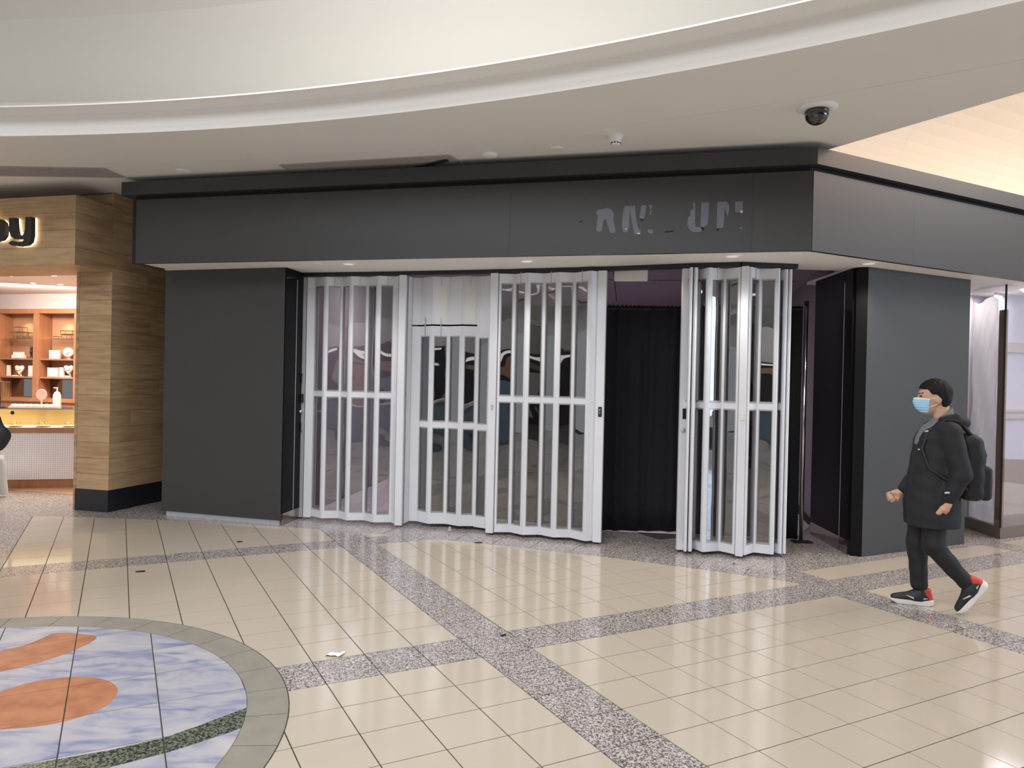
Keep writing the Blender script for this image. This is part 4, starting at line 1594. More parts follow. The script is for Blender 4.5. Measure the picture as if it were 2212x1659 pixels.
o.rotation_euler = (0, 0, math.atan2(CD.y, CD.x))
# plates of jewellery in the case
cl = ['plate of gold rings at the outer end of the glass case', 'plate of gold rings below the tray of cases', 'plate of gold rings left of the oak pier edge', 'plate of gold rings nearest the oak pier']
for k, t in enumerate((-0.52, -0.24, 0.10, 0.42)):
    pl_ = thing('jewellery_plate', cl[k], 'plate', kt(t, -0.12) + (0.84,))
    b = MB()
    p = kt(t, -0.12)
    b.lathe((p[0], p[1], 0.8405), [(0.06, 0.0), (0.105, 0.018), (0.110, 0.022), (0.06, 0.010)], 24)
    b.build('dish', 'white', pl_, smooth=True)
    for q in range(7):
        a = q * 0.9
        pp_ = kt(t + 0.05 * math.cos(a), -0.12 + 0.05 * math.sin(a))
        b = MB()
        b.tube([(pp_[0] + 0.016 * math.cos(u), pp_[1], 0.885 + 0.022 * math.sin(u)) for u in np.linspace(0, 2 * PI, 13)], 0.0045, 5)
        b.build('ring', 'gold', pl_)
tr_ = thing('ring_tray', 'blush ring tray lying on the glass counter top', 'tray', kt(-0.05, -0.25) + (1.1,))
kbox('tray_base', 'blush', -0.348, 0.25, 1.1005, 1.12, -0.36, -0.16, tr_)
for i in range(9):
    for j in range(2):
        t = -0.31 + i * 0.065
        p = kt(t, -0.31 + j * 0.1)
        b = MB()
        b.lathe((p[0], p[1], 1.12), [(0.026, 0), (0.026, 0.012), (0.018, 0.028), (0.008, 0.03)], 8)
        b.build('ring_pad', 'cream', tr_)
nt_ = thing('necklace_tree', 'gold chain necklace stand on the counter', 'necklace stand', kt(-0.46, -0.2) + (1.1,))
p = kt(-0.46, -0.2)
b = MB()
b.lathe((p[0], p[1], 1.1005), [(0.07, 0), (0.07, 0.012), (0.012, 0.02)], 16)
b.tube([(p[0], p[1], 1.11), (p[0], p[1], 1.455)], 0.008, 8)
q0, q1 = kt(-0.58, -0.2), kt(-0.34, -0.2)
b.tube([(q0[0], q0[1], 1.45), (q1[0], q1[1], 1.45)], 0.007, 8)
b.build('stand', 'rubber', nt_)
for k in range(9):
    t = -0.57 + k * 0.0275
    q = kt(t, -0.19)
    b = MB()
    b.tube([(q[0], q[1], 1.45), (q[0], q[1], 1.45 - 0.16 - 0.03 * (k % 3))], 0.0045, 5)
    b.build('chain', 'gold', nt_)
vm = thing('table_mirror', 'round blush table mirror on the counter', 'mirror', kt(-0.02, -0.42) + (1.1,))
p = kt(-0.02, -0.42)
b = MB()
b.tube([(p[0], p[1], 1.1005), (p[0], p[1], 1.22)], 0.012, 8)
b.lathe((p[0], p[1], 1.1005), [(0.06, 0), (0.06, 0.008), (0.012, 0.014)], 16)
b.build('stand', 'blush', vm)
b = MB()
b.lathe((p[0], p[1], 1.28), [(0.075, -0.008), (0.08, 0.0), (0.075, 0.010)], 24, Matrix.Rotation(PI / 2, 3, 'X'))
b.build('disc', 'blush', vm, smooth=False)
bo = thing('pump_bottle', 'white pump bottle on the counter beside the round mirror', 'bottle', kt(0.17, -0.44) + (1.1,))
p = kt(0.17, -0.44)
b = MB()
b.lathe((p[0], p[1], 1.1005), [(0.05, 0), (0.052, 0.01), (0.052, 0.17), (0.035, 0.21), (0.018, 0.225)], 18)
b.build('body', 'white', bo, smooth=True)
b = MB()
b.tube([(p[0], p[1], 1.32), (p[0], p[1], 1.37)], 0.010, 8)
b.box((p[0] - 0.02, p[1], 1.378), (0.06, 0.02, 0.016))
b.build('pump', 'white', bo)
ck = thing('case_lock', 'small round dark lock on the glass case front', 'lock', kt(-0.24, 0.004) + (1.04,))
p = kt(-0.24, 0.006)
b = MB()
b.lathe((p[0], p[1], 1.04), [(0.026, 0), (0.026, 0.008), (0.018, 0.014)], 18, Matrix.Rotation(PI / 2, 3, 'X'))
b.build('lock_face', 'rubber', ck)

# sign letters b and y standing off the box
sn = thing('shop_sign', 'backlit dark letters by on the oak sign box', 'sign', tuple(BX - D * 0.7) + (3.1,))


def letter(strokes, nm):
    """strokes: lists of (s along D from the box corner, z) closed outlines"""
    for oi, out in enumerate(strokes):
        for nm2, d0, d1, m_ in ((nm, 0.035, 0.085, 'letterface'), ('halo_plate', 0.012, 0.030, 'letterglow')):
            b = MB()
            n = len(out)
            k_ = 1.0
            for dd in (d0, d1):
                for s, z in out:
                    p = BX + D * (s - 0.028) + DN * dd
                    b.v.append((p.x, p.y, z))
            b.f.append(tuple(range(n)))
            b.f.append(tuple(range(n, 2 * n)))
            for k in range(n):
                j = (k + 1) % n
                b.f.append((k, j, n + j, n + k))
            b.build(nm2, m_, sn, fix=True)


YL = [(-0.785, 3.30), (-0.70, 3.302), (-0.69, 3.20), (-0.672, 3.13), (-0.64, 3.098), (-0.60, 3.098), (-0.572, 3.125), (-0.560, 3.18), (-0.556, 3.302), (-0.475, 3.304), (-0.472, 3.10), (-0.49, 3.03),
      (-0.54, 2.998), (-0.64, 2.988), (-0.745, 3.000), (-0.787, 3.025), (-0.740, 3.050), (-0.65, 3.034), (-0.59, 3.036), (-0.572, 3.062), (-0.63, 3.066), (-0.70, 3.066), (-0.755, 3.10), (-0.778, 3.16)]
letter([YL], 'letter_y')
BL = [(-1.12, 3.42), (-1.04, 3.42), (-1.04, 3.285), (-0.97, 3.30), (-0.90, 3.292), (-0.85, 3.255), (-0.828, 3.19), (-0.84, 3.11), (-0.88, 3.065), (-0.95, 3.05), (-1.0, 3.06), (-1.04, 3.09), (-1.04, 3.06), (-1.12, 3.06)]
letter([BL], 'letter_b')


# ------------------------------------------------------------------ next shop along the corridor
RA, RB_ = Vector((5.411, 8.752)), Vector((5.398, 8.116))
sw_ = MB()
sw_.prism([(5.42, 9.0), (8.2, 10.4), (8.15, 10.5), (5.42, 9.1)], 0.0, ZS)
ws = struct(sw_.build('wall_right', 'palewall'), 'pale wall behind the side glass of the next shop')
m_ = MB()
m_.prism([tuple(RB_), tuple(RB_ + eR * 6), tuple(RB_ + eR * 6 + Vector((-0.2, 0.4))), tuple(RA + Vector((0.0, 0.05))) , tuple(RA)], 0.0, 0.128)
struct(m_.build('baseboard_right', 'stonebase', None, bevel=0.004), 'brown stone plinth below the shop glass')
m_ = MB()
m_.slab(RB_ + eR * 0.02, RB_ + eR * 6, 0.128, ZS, -0.012, 0.0)
wn = struct(m_.build('window_1', 'shopglass'), 'tall shop window reflecting the bright mall')
m_ = MB()
m_.slab(RA, RB_, 0.128, ZS, -0.012, 0.0)
struct(m_.build('window_2', 'shopglass'), 'narrow side window of the next shop with papered back')
m_ = MB()
m_.tube([(RB_.x, RB_.y, 0.128), (RB_.x, RB_.y, ZS)], 0.010, 6)
m_.build('corner_bead', 'reveal', wn)
bk_ = -nR * 0.45  # pale and tan backing imitates the mall's reflection in the front glass
m_ = MB()
m_.slab(RB_ + bk_ + eR * 0.62, RB_ + bk_ + eR * 6, 0.80, ZS, -0.03, 0.0)
m_.build('reflection_backing', 'palewall', ws)
m_ = MB()
m_.slab(RB_ + bk_ + eR * 0.62, RB_ + bk_ + eR * 6, 0.128, 0.80, -0.03, 0.0)
m_.build('reflection_dado', 'tanreflect', ws)
for z in (1.38, 1.30):
    m_ = MB()
    m_.slab(RB_ + bk_ + eR * 0.62, RB_ + bk_ + eR * 6, z, z + 0.03, 0.0, 0.03)
    m_.build('reflection_rail', 'tanreflect', ws)
m_ = MB()
m_.slab(RB_ + bk_ + eR * 0.62, RB_ + bk_ + eR * 6, 2.10, 2.22, 0.0, 0.02)
m_.build('reflection_band', 'tanreflect', ws)
area('sheet_fill_lamp', (5.75, 8.62, 2.77), (5.62, 8.6, 0), 0.7, 11, (1.0, 0.93, 0.92))  # added fill, lights the crinkled sheet from behind
area('backing_fill_lamp', (7.2, 9.2, 2.77), (7.2, 9.2, 0), 1.6, 6, (1.0, 0.93, 0.95), 'RECTANGLE', 0.9)  # added fill to brighten the backing behind the front glass
# crinkled sheet and wood strip behind the side glass
n_ = 24
vs_, fs_ = [], []
for i in range(n_ + 1):
    for j in range(41):
        f = i / n_
        p = RA.lerp(RB_, 0.02 + 0.74 * f)
        z = 0.14 + (2.67 - 0.14) * j / 40
        o_ = 0.025 + 0.008 * math.sin(f * 9 + j * 0.35) + 0.006 * math.sin(f * 23 - j * 0.8)
        vs_.append((p.x + o_, p.y, z - (0.03 * math.sin(f * 7) if j == 40 else 0)))
for i in range(n_):
    for j in range(40):
        fs_.append((i * 41 + j, (i + 1) * 41 + j, (i + 1) * 41 + j + 1, i * 41 + j + 1))
me = bpy.data.meshes.new('protective_sheet')
me.from_pydata(vs_, [], fs_)
o = link('protective_sheet', me, 'crinkle', None, True)
tag(o, 'crinkled grey plastic sheet behind the side glass by the right pier', 'plastic sheet')
m_ = MB()
p0, p1 = RA.lerp(RB_, 0.77), RA.lerp(RB_, 0.955)
m_.prism([(p0.x + 0.02, p0.y), (p1.x + 0.02, p1.y), (p1.x + 0.05, p1.y), (p0.x + 0.05, p0.y)], 0.1295, 2.53)
o = m_.build('wood_board', 'walnut', None, bevel=0.004)
tag(o, 'tall brown wood board standing beside the crinkled sheet', 'board')


# ------------------------------------------------------------------ people
def surface(f, lo, hi, h):
    """naive surface nets of the implicit function f inside the box"""
    lo, hi = np.array(lo, float), np.array(hi, float)
    n = np.ceil((hi - lo) / h).astype(int) + 1
    ax = [lo[k] + h * np.arange(n[k]) for k in range(3)]
    X, Y, Z = np.meshgrid(*ax, indexing='ij')
    V = f(X, Y, Z)
    ins = V < 0
    cnt = np.zeros(tuple(n - 1), int)
    for dx in (0, 1):
        for dy in (0, 1):
            for dz in (0, 1):
                cnt += ins[dx:n[0] - 1 + dx, dy:n[1] - 1 + dy, dz:n[2] - 1 + dz]
    act = (cnt > 0) & (cnt < 8)
    idx = -np.ones(act.shape, int)
    ijk = np.argwhere(act)
    idx[act] = np.arange(len(ijk))
    acc = np.zeros((len(ijk), 3))
    num = np.zeros(len(ijk))
    cor = [(0, 0, 0), (1, 0, 0), (0, 1, 0), (1, 1, 0), (0, 0, 1), (1, 0, 1), (0, 1, 1), (1, 1, 1)]
    vals = [V[ijk[:, 0] + c[0], ijk[:, 1] + c[1], ijk[:, 2] + c[2]] for c in cor]
    for a in range(8):
        for b in range(a + 1, 8):
            if sum(abs(cor[a][k] - cor[b][k]) for k in range(3)) != 1:
                continue
            va, vb = vals[a], vals[b]
            m = (va < 0) != (vb < 0)
            t = np.where(m, va / np.where(m, va - vb, 1), 0)
            p = np.array(cor[a])[None] * (1 - t[:, None]) + np.array(cor[b])[None] * t[:, None]
            acc[m] += p[m]
            num[m] += 1
    verts = (ijk + acc / num[:, None]) * h + lo
    faces = []
    for d in range(3):
        e1, e2 = (d + 1) % 3, (d + 2) % 3
        sl0 = [slice(None)] * 3
        sl1 = [slice(None)] * 3
        sl0[d] = slice(0, -1)
        sl1[d] = slice(1, None)
        ch = ins[tuple(sl0)] != ins[tuple(sl1)]
        pts = np.argwhere(ch)
        pts = pts[(pts[:, e1] > 0) & (pts[:, e2] > 0) & (pts[:, e1] < n[e1] - 1) & (pts[:, e2] < n[e2] - 1)]
        if not len(pts):
            continue
        s = ins[tuple(pts.T)]
        q = []
        for o1, o2 in ((0, 0), (1, 0), (1, 1), (0, 1)):
            r = pts.copy()
            r[:, e1] -= o1
            r[:, e2] -= o2
            q.append(idx[tuple(r.T)])
        q = np.stack(q, 1)
        q[~s] = q[~s][:, ::-1]
        faces.append(q)
    F = np.concatenate(faces)
    F = F[(F >= 0).all(1)]
    return verts, F


def cone(p, q, ra, rb):
    p, q = np.array(p, float), np.array(q, float)
    d = q - p
    L2 = (d * d).sum()

    def f(x, y, z):
        t = np.clip(((x - p[0]) * d[0] + (y - p[1]) * d[1] + (z - p[2]) * d[2]) / L2, 0, 1)
        return np.sqrt((x - p[0] - t * d[0]) ** 2 + (y - p[1] - t * d[1]) ** 2 + (z - p[2] - t * d[2]) ** 2) - (ra + (rb - ra) * t)
    return f


def ell(c, r):
    def f(x, y, z):
        k0 = np.sqrt(((x - c[0]) / r[0]) ** 2 + ((y - c[1]) / r[1]) ** 2 + ((z - c[2]) / r[2]) ** 2)
        k1 = np.sqrt(((x - c[0]) / r[0] ** 2) ** 2 + ((y - c[1]) / r[1] ** 2) ** 2 + ((z - c[2]) / r[2] ** 2) ** 2) + 1e-9
        return k0 * (k0 - 1) / k1
    return f


def rbox(c, hs, r):
    def f(x, y, z):
        q = [np.abs(x - c[0]) - hs[0] + r, np.abs(y - c[1]) - hs[1] + r, np.abs(z - c[2]) - hs[2] + r]
        o = np.sqrt(sum(np.maximum(k, 0) ** 2 for k in q))
        return o + np.minimum(np.maximum(np.maximum(q[0], q[1]), q[2]), 0) - r
    return f


def smin(a, b, k):
    h = np.clip(0.5 + 0.5 * (b - a) / k, 0, 1)
    return b * (1 - h) + a * h - k * h * (1 - h)


def uni(fs, k=0.02):
    def f(x, y, z):
        d = fs[0](x, y, z)
        for g in fs[1:]:
            d = smin(d, g(x, y, z), k)
        return d
    return f


def stack(prof):
    """body of elliptical sections: (z, centre a, half depth, half width)"""
    P = np.array(prof, float)

    def f(x, y, z):
        ca, da, db = [np.interp(z, P[:, 0], P[:, k]) for k in (1, 2, 3)]
        k = np.sqrt(((x - ca) / da) ** 2 + (y / db) ** 2)
        d = (k - 1) * np.minimum(da, db)
        return np.maximum(d, np.maximum(P[0, 0] - z, z - P[-1, 0]))
    return f


def finger_hand(w, d, pl, side, curl=1.0):
    """palm, four curled fingers and a thumb; w wrist, d direction of the palm, pl palm-facing normal"""
    w, d, pl = [np.array(v, float) for v in (w, d, pl)]
    d /= np.linalg.norm(d)
    pl -= d * (pl @ d)
    pl /= np.linalg.norm(pl)
    s = np.cross(d, pl) * side
    fs = [cone(w, w + d * 0.03, 0.026, 0.030), cone(w + d * 0.035 - s * 0.018, w + d * 0.075 - s * 0.022, 0.021, 0.018), cone(w + d * 0.035 + s * 0.016, w + d * 0.080 + s * 0.022, 0.021, 0.018)]
    for k, ln in enumerate((0.030, 0.035, 0.033, 0.026)):
        o = w + d * (0.082 - 0.004 * abs(k - 1.3)) + s * (0.030 - 0.020 * k)
        a = o + d * ln * 0.75 + pl * ln * 0.55 * curl
        b = a + pl * ln * 0.8 * curl - d * ln * 0.25 * curl
        c = b - d * ln * 0.7 * curl + pl * 0.004
        fs += [cone(o, a, 0.0105, 0.0100), cone(a, b, 0.0100, 0.0092), cone(b, c, 0.0090, 0.0080)]
    t0 = w + d * 0.025 + s * 0.024
    t1 = t0 + d * 0.032 + s * 0.016 + pl * 0.018
    t2 = t1 + d * 0.026 - s * 0.006 + pl * 0.014
    fs += [cone(t0, t1, 0.014, 0.0115), cone(t1, t2, 0.0112, 0.0090)]
    return fs


class Figure:
    def __init__(self, name, label, origin, heading):
        self.o = Vector((origin[0], origin[1], 0))
        h = Vector((heading[0], heading[1])).normalized()
        self.h, self.l = h, Vector((-h.y, h.x))
        self.root = thing(name, label, 'person', (origin[0], origin[1], 0))

    def w(self, p):
        q = Vector((self.o.x, self.o.y)) + self.h * p[0] + self.l * p[1]
        return (q.x, q.y, p[2])

    def add(self, name, f, lo, hi, h, m, parent=None):
        v, F = surface(f, lo, hi, h)
        R = np.array([[self.h.x, self.h.y], [self.l.x, self.l.y]])
        xy = v[:, :2] @ R + np.array([self.o.x, self.o.y])
        me = bpy.data.meshes.new(name)
        me.from_pydata(np.c_[xy, v[:, 2]].tolist(), [], F.tolist())
        me.update()
        return link(name, me, m, parent or self.root, True)

    def tube(self, name, pts, r, m, parent=None, seg=8):
        b = MB()
        b.tube([self.w(p) for p in pts], r, seg)
        return b.build(name, m, parent or self.root, smooth=True)


def shoe(fig, ank, toe_dir, pitch, nm='shoe', side=1):
    """running shoe; ank: ankle point; the foot frame is pitched about the ankle"""
    cp, sp_ = math.cos(pitch), math.sin(pitch)
    A = np.array(ank)
    td = toe_dir

    def frame(f):
        def g(x, y, z):
            X, Yl, Zl = x - A[0], y - A[1], z - A[2]
            fx = X * math.cos(td) + Yl * math.sin(td)
            fy = -X * math.sin(td) + Yl * math.cos(td)
            u = fx * cp - Zl * sp_
            v = fx * sp_ + Zl * cp
            return f(u, fy, v + 0.105)
        return g

    def half(f, lo=None, hi=None):
        def g(x, y, z):
            d = f(x, y, z)
            if lo is not None:
                d = np.maximum(d, lo - z)
            if hi is not None:
                d = np.maximum(d, z - hi)
            return d
        return g
    upper = uni([cone((-0.045, 0, 0.055), (0.02, 0, 0.062), 0.040, 0.044), cone((0.02, 0, 0.062), (0.165, 0, 0.040), 0.044, 0.030), cone((-0.012, 0, 0.07), (-0.016, 0, 0.115), 0.040, 0.040)], 0.03)
    upper = half(upper, 0.030, 0.122)
    so = uni([cone((-0.058, 0, 0.022), (0.05, 0, 0.018), 0.043, 0.038), cone((0.05, 0, 0.018), (0.175, 0, 0.022), 0.042, 0.036)], 0.02)

    def sole(x, y, z):
        top = 0.036 + 0.012 * np.clip((0.02 - x) / 0.1, 0, 1)
        bot = 0.0 + 0.035 * np.clip((x - 0.13) / 0.08, 0, 1) ** 2 + 0.012 * np.clip((-0.06 - x) / 0.05, 0, 1)
        d = np.hypot(np.maximum(0, np.maximum(-0.058 - x, x - 0.172)), y) - np.interp(x, [-0.1, 0.05, 0.12, 0.2], [0.043, 0.039, 0.044, 0.036])
        return np.maximum(d, np.maximum(bot - z, z - top))
    redf = half(uni([cone((-0.060, 0, 0.05), (-0.042, 0, 0.112), 0.036, 0.040)], 0.02), 0.040, 0.128)
    bx = 0.24
    lo, hi = A - [bx, bx, 0.22], A + [bx, bx, 0.10]
    lo[2] = max(lo[2], -0.004)
    s = fig.add(nm, frame(upper), lo, hi, 0.0065, 'shoeblack')
    fig.add('sole', frame(sole), lo, hi, 0.0065, 'sole', s)
    fig.add('heel_counter', frame(redf), lo, hi, 0.0065, 'shoered', s)

    def back(u, fy, v):
        v = v - 0.105
        fx = u * cp + v * sp_
        Zl = -u * sp_ + v * cp
        X = fx * math.cos(td) - fy * math.sin(td)
        Yl = fx * math.sin(td) + fy * math.cos(td)
        return fig.w((A[0] + X, A[1] + Yl, A[2] + Zl))
    # side mark: a tick on the outer flank
    tick = [(-0.055, 0.060), (-0.01, 0.048), (0.045, 0.050), (0.095, 0.072), (0.04, 0.062), (0.0, 0.064), (-0.012, 0.078), (-0.014, 0.064)]
    b = MB()
    n = len(tick)
    for off in (0.030, 0.0475):
        for u, v in tick:
            b.v.append(back(u, side * off, v))
    b.f.append(tuple(range(n)))
    b.f.append(tuple(range(n, 2 * n)))
    for k in range(n):
        j = (k + 1) % n
        b.f.append((k, j, n + j, n + k))
    b.build('side_mark', 'logo', s, fix=True)
    b = MB()
    for k in range(4):
        u = 0.035 + k * 0.022
        b.tube([back(u, -0.022, 0.098 - k * 0.011), back(u + 0.006, 0, 0.106 - k * 0.011), back(u, 0.022, 0.098 - k * 0.011)], 0.0035, 5)
    b.build('laces', 'shoeblack', s)
    return s


def head_parts(hc):
    a, b, z = hc
    return [ell((a - 0.008, b, z + 0.030), (0.102, 0.080, 0.102)), ell((a + 0.030, b, z - 0.040), (0.070, 0.060, 0.082)), ell((a + 0.055, b, z + 0.028), (0.045, 0.055, 0.05)),
            cone((a + 0.094, b, z + 0.012), (a + 0.112, b, z - 0.022), 0.010, 0.016)]


def dress_head(fig, hc, hair=True, mask=True):
    a, b, z = hc

    def hairf(x, y, zz):
        d = ell((a - 0.012, b, z + 0.042), (0.116, 0.092, 0.110))(x, y, zz)
        d = smin(d, ell((a - 0.055, b, z - 0.005), (0.058, 0.076, 0.078))(x, y, zz), 0.02)
        d = d + 0.003 * np.sin(x * 170 + y * 60) * np.sin(y * 150 + zz * 40)
        cut = z + 0.012 + np.interp(x - a, [-0.12, -0.05, -0.035, -0.005, 0.025, 0.050, 0.12], [-0.085, -0.070, -0.020, 0.022, 0.020, 0.058, 0.062])
        return np.maximum(d, cut - zz)
    fig.add('hair', hairf, (a - 0.16, b - 0.12, z - 0.11), (a + 0.13, b + 0.12, z + 0.18), 0.006, 'hair')
    if mask:
        hp = uni(head_parts(hc), 0.03)

        def mf(x, y, zz):
            d = uni(head_parts(hc) + [ell((a + 0.092, b, z - 0.035), (0.028, 0.036, 0.046))], 0.03)(x, y, zz) - 0.006
            d = d + 0.0016 * np.sin((zz - z) * 330)
            d = np.maximum(d, zz - (z + 0.006 - 0.10 * np.abs(y - b)))
            d = np.maximum(d, (z - 0.108) - zz)
            return np.maximum(d, (a + 0.036 + 0.16 * (z - 0.03 - zz) * 0) - x)
        mk = fig.add('face_mask', mf, (a - 0.01, b - 0.10, z - 0.13), (a + 0.15, b + 0.10, z + 0.03), 0.005, 'mask')

        def me_(x, y, zz):
            d = mf(x, y, zz) - 0.0012
            return np.maximum(d, (z - 0.006 - 0.10 * np.abs(y - b)) - zz)
        fig.add('white_edge', me_, (a - 0.01, b - 0.10, z - 0.06), (a + 0.15, b + 0.10, z + 0.03), 0.004, 'maskedge', mk)
        for s in (-1, 1):
            fig.tube('ear_loop', [(a + 0.040, b + s * 0.064, z - 0.006), (a + 0.0, b + s * 0.080, z + 0.008), (a - 0.022, b + s * 0.083, z + 0.006), (a - 0.026, b + s * 0.080, z - 0.025), (a + 0.005, b + s * 0.073, z - 0.05), (a + 0.040, b + s * 0.060, z - 0.066)], 0.0026, 'maskedge', mk, 6)
    for s in (-1, 1):
        fig.add('eye', ell((a + 0.088, b + s * 0.031, z + 0.018), (0.012, 0.014, 0.0055)), (a + 0.06, b + s * 0.031 - 0.03, z), (a + 0.12, b + s * 0.031 + 0.03, z + 0.04), 0.003, 'hair')
        fig.add('eyebrow', cone((a + 0.096, b + s * 0.014, z + 0.036), (a + 0.078, b + s * 0.048, z + 0.040), 0.0055, 0.004), (a + 0.05, b + s * 0.03 - 0.04, z + 0.01), (a + 0.12, b + s * 0.03 + 0.04, z + 0.06), 0.003, 'hair')


# the walking person
HD = (-0.952, 0.307)
wk = Figure('person', 'person in black jacket, black trousers and blue face mask walking past the right pier', (3.166, 5.497), HD)
hc = (0.028, 0.0, 1.565)
shL, elL, wrL = (-0.050, 0.168, 1.325), (-0.120, 0.210, 1.035), (-0.035, 0.202, 0.805)
shR, elR, wrR = (0.0, -0.168, 1.325), (0.035, -0.205, 1.035), (0.195, -0.175, 0.835)
hipL, knL, anL = (0.0, 0.085, 0.86), (0.030, 0.095, 0.495), (-0.195, 0.09, 0.222)
hipR, knR, anR = (0.05, -0.085, 0.86), (0.095, -0.09, 0.47), (0.075, -0.085, 0.105)
hands = finger_hand(wrL, (0.05, -0.02, -0.09), (0.55, -0.8, -0.1), 1) + finger_hand(wrR, (0.08, 0.0, -0.05), (0.1, 0.9, 0.2), -1)
bodyf = uni(head_parts(hc) + [ell((hc[0] - 0.020, 0.078, hc[2] - 0.004), (0.022, 0.011, 0.034)), ell((hc[0] - 0.020, -0.078, hc[2] - 0.004), (0.022, 0.011, 0.034)),
             cone((-0.022, 0, 1.50), (-0.040, 0, 1.37), 0.056, 0.062), stack([(0.84, 0.0, 0.10, 0.15), (1.0, 0.0, 0.10, 0.14), (1.25, -0.01, 0.11, 0.17), (1.36, -0.02, 0.08, 0.15), (1.40, -0.03, 0.05, 0.08)]),
             cone(shL, elL, 0.048, 0.038), cone(elL, wrL, 0.038, 0.026), cone(shR, elR, 0.048, 0.038), cone(elR, wrR, 0.038, 0.026),
             cone(hipL, knL, 0.075, 0.05), cone(knL, anL, 0.048, 0.034), cone(hipR, knR, 0.075, 0.05), cone(knR, anR, 0.048, 0.034)] + hands, 0.010)
wk.add('body', bodyf, (-0.34, -0.34, 0.06), (0.36, 0.36, 1.74), 0.0068, 'skin')
dress_head(wk, hc)
JP = [(0.625, 0.015, 0.186, 0.212), (0.78, 0.022, 0.190, 0.208), (0.95, 0.020, 0.174, 0.200), (1.12, 0.014, 0.158, 0.196), (1.28, 0.002, 0.142, 0.192), (1.36, -0.012, 0.118, 0.172), (1.41, -0.028, 0.094, 0.122), (1.465, -0.045, 0.072, 0.085), (1.475, -0.048, 0.060, 0.07)]
slv = uni([cone(shL, elL, 0.080, 0.068), cone(elL, (-0.048, 0.203, 0.865), 0.068, 0.052), cone(shR, elR, 0.080, 0.068), cone(elR, (0.170, -0.178, 0.865), 0.068, 0.052)], 0.02)


def jacketf(x, y, z):
    wr = 0.0035 * np.sin(z * 24 + y * 14 + 9 * x) * np.sin(x * 19 - z * 31)
    d = smin(stack(JP)(x, y, z), slv(x, y, z), 0.035) + wr
    slit = np.maximum(np.maximum(np.abs(y - 0.015) - np.interp(z, [0.6, 1.1, 1.25, 1.42], [0.030, 0.034, 0.055, 0.095]), 0.06 - x), 0.5 - z)
    neck = cone((-0.02, 0, 1.55), (-0.04, 0, 1.36), 0.074, 0.064)(x, y, z)
    d = np.maximum(d, z - (1.450 - 0.75 * np.maximum(x + 0.06, 0)))
    return np.maximum(np.maximum(d, -slit), -neck)


jk = wk.add('jacket', jacketf, (-0.33, -0.36, 0.60), (0.34, 0.36, 1.50), 0.0078, 'jacket')
IP = [(z - (0.02 if k > 5 else 0) + (0.06 if k == 0 else 0), ca, da - 0.016, db - 0.03) for k, (z, ca, da, db) in enumerate(JP)]


def innerf(x, y, z):
    return np.maximum(np.maximum(stack(IP)(x, y, z), -cone((-0.02, 0, 1.55), (-0.04, 0, 1.38), 0.060, 0.054)(x, y, z)), 0.03 - x)


wk.add('shirt', lambda x, y, z: np.maximum(innerf(x, y, z), z - 1.26), (0.0, -0.25, 0.66), (0.30, 0.25, 1.28), 0.008, 'navy')
wk.add('hoodie', lambda x, y, z: np.minimum(np.maximum(innerf(x, y, z) - 0.008, 1.22 - z),
       np.maximum(np.abs(cone((-0.018, 0, 1.50), (-0.035, 0, 1.36), 0.070, 0.078)(x, y, z)) - 0.010, np.maximum(1.33 - z, z - (1.455 - 0.75 * (x + 0.03))))), (-0.16, -0.20, 1.18), (0.25, 0.20, 1.56), 0.007, 'hoodie')


def hoodf(x, y, z):
    d = ell((-0.130, 0.0, 1.395), (0.085, 0.140, 0.055))(x, y, z)
    d = smin(d, cone((-0.10, 0.10, 1.43), (-0.01, 0.105, 1.41), 0.032, 0.026)(x, y, z), 0.03)
    d = smin(d, cone((-0.10, -0.10, 1.43), (-0.01, -0.105, 1.41), 0.032, 0.026)(x, y, z), 0.03)
    return d


wk.add('hood', hoodf, (-0.27, -0.19, 1.32), (0.06, 0.19, 1.50), 0.0075, 'jacket', jk)
for pts in ([(0.102, 0.128, 1.325), (0.086, 0.144, 1.330)], [(0.140, 0.105, 1.190), (0.127, 0.124, 1.192)]):
    wk.tube('chest_print', pts, 0.006, 'logo', jk, 6)
wk.tube('cuff_tab', [(-0.005, 0.252, 0.90), (-0.035, 0.260, 0.905)], 0.007, 'logo', jk, 6)


def trouserf(x, y, z):
    wr = 0.003 * np.sin(z * 38 + y * 20 + x * 25) * np.sin(z * 17 - x * 30)
    lg = uni([cone(hipL, knL, 0.104, 0.074), cone(knL, (anL[0] + 0.012, anL[1], anL[2] + 0.025), 0.073, 0.054)], 0.02)(x, y, z)
    rg = uni([cone(hipR, knR, 0.104, 0.074), cone(knR, (anR[0], anR[1], 0.155), 0.073, 0.058)], 0.02)(x, y, z)
    d = smin(smin(lg, rg, 0.015), ell((0.01, 0, 0.86), (0.13, 0.165, 0.16))(x, y, z), 0.03)
    return np.maximum(d + wr, 0.118 - z)


wk.add('trousers', trouserf, (-0.33, -0.24, 0.08), (0.25, 0.25, 1.0), 0.0078, 'trousers')
shoe(wk, anR, 0.0, 0.0, 'shoe', 1)
shoe(wk, (anL[0], anL[1], anL[2] + 0.0), 0.0, 0.95, 'shoe', 1)

bp = Figure('backpack', 'black backpack worn by the walking person', (3.166, 5.497), HD)
bp.root['category'] = 'backpack'
bp.root.location = bp.w((-0.26, 0, 0.84))


def packf(x, y, z):
    sh = 0.10 * np.clip((z - 1.12) / 0.25, 0, 1) ** 2
    d = rbox((-0.215, 0.0, 1.075), (0.085, 0.155, 0.245), 0.07)(x - sh * 0.5, y, z)
    return d + 0.003 * np.sin(z * 45) * np.sin(y * 40)


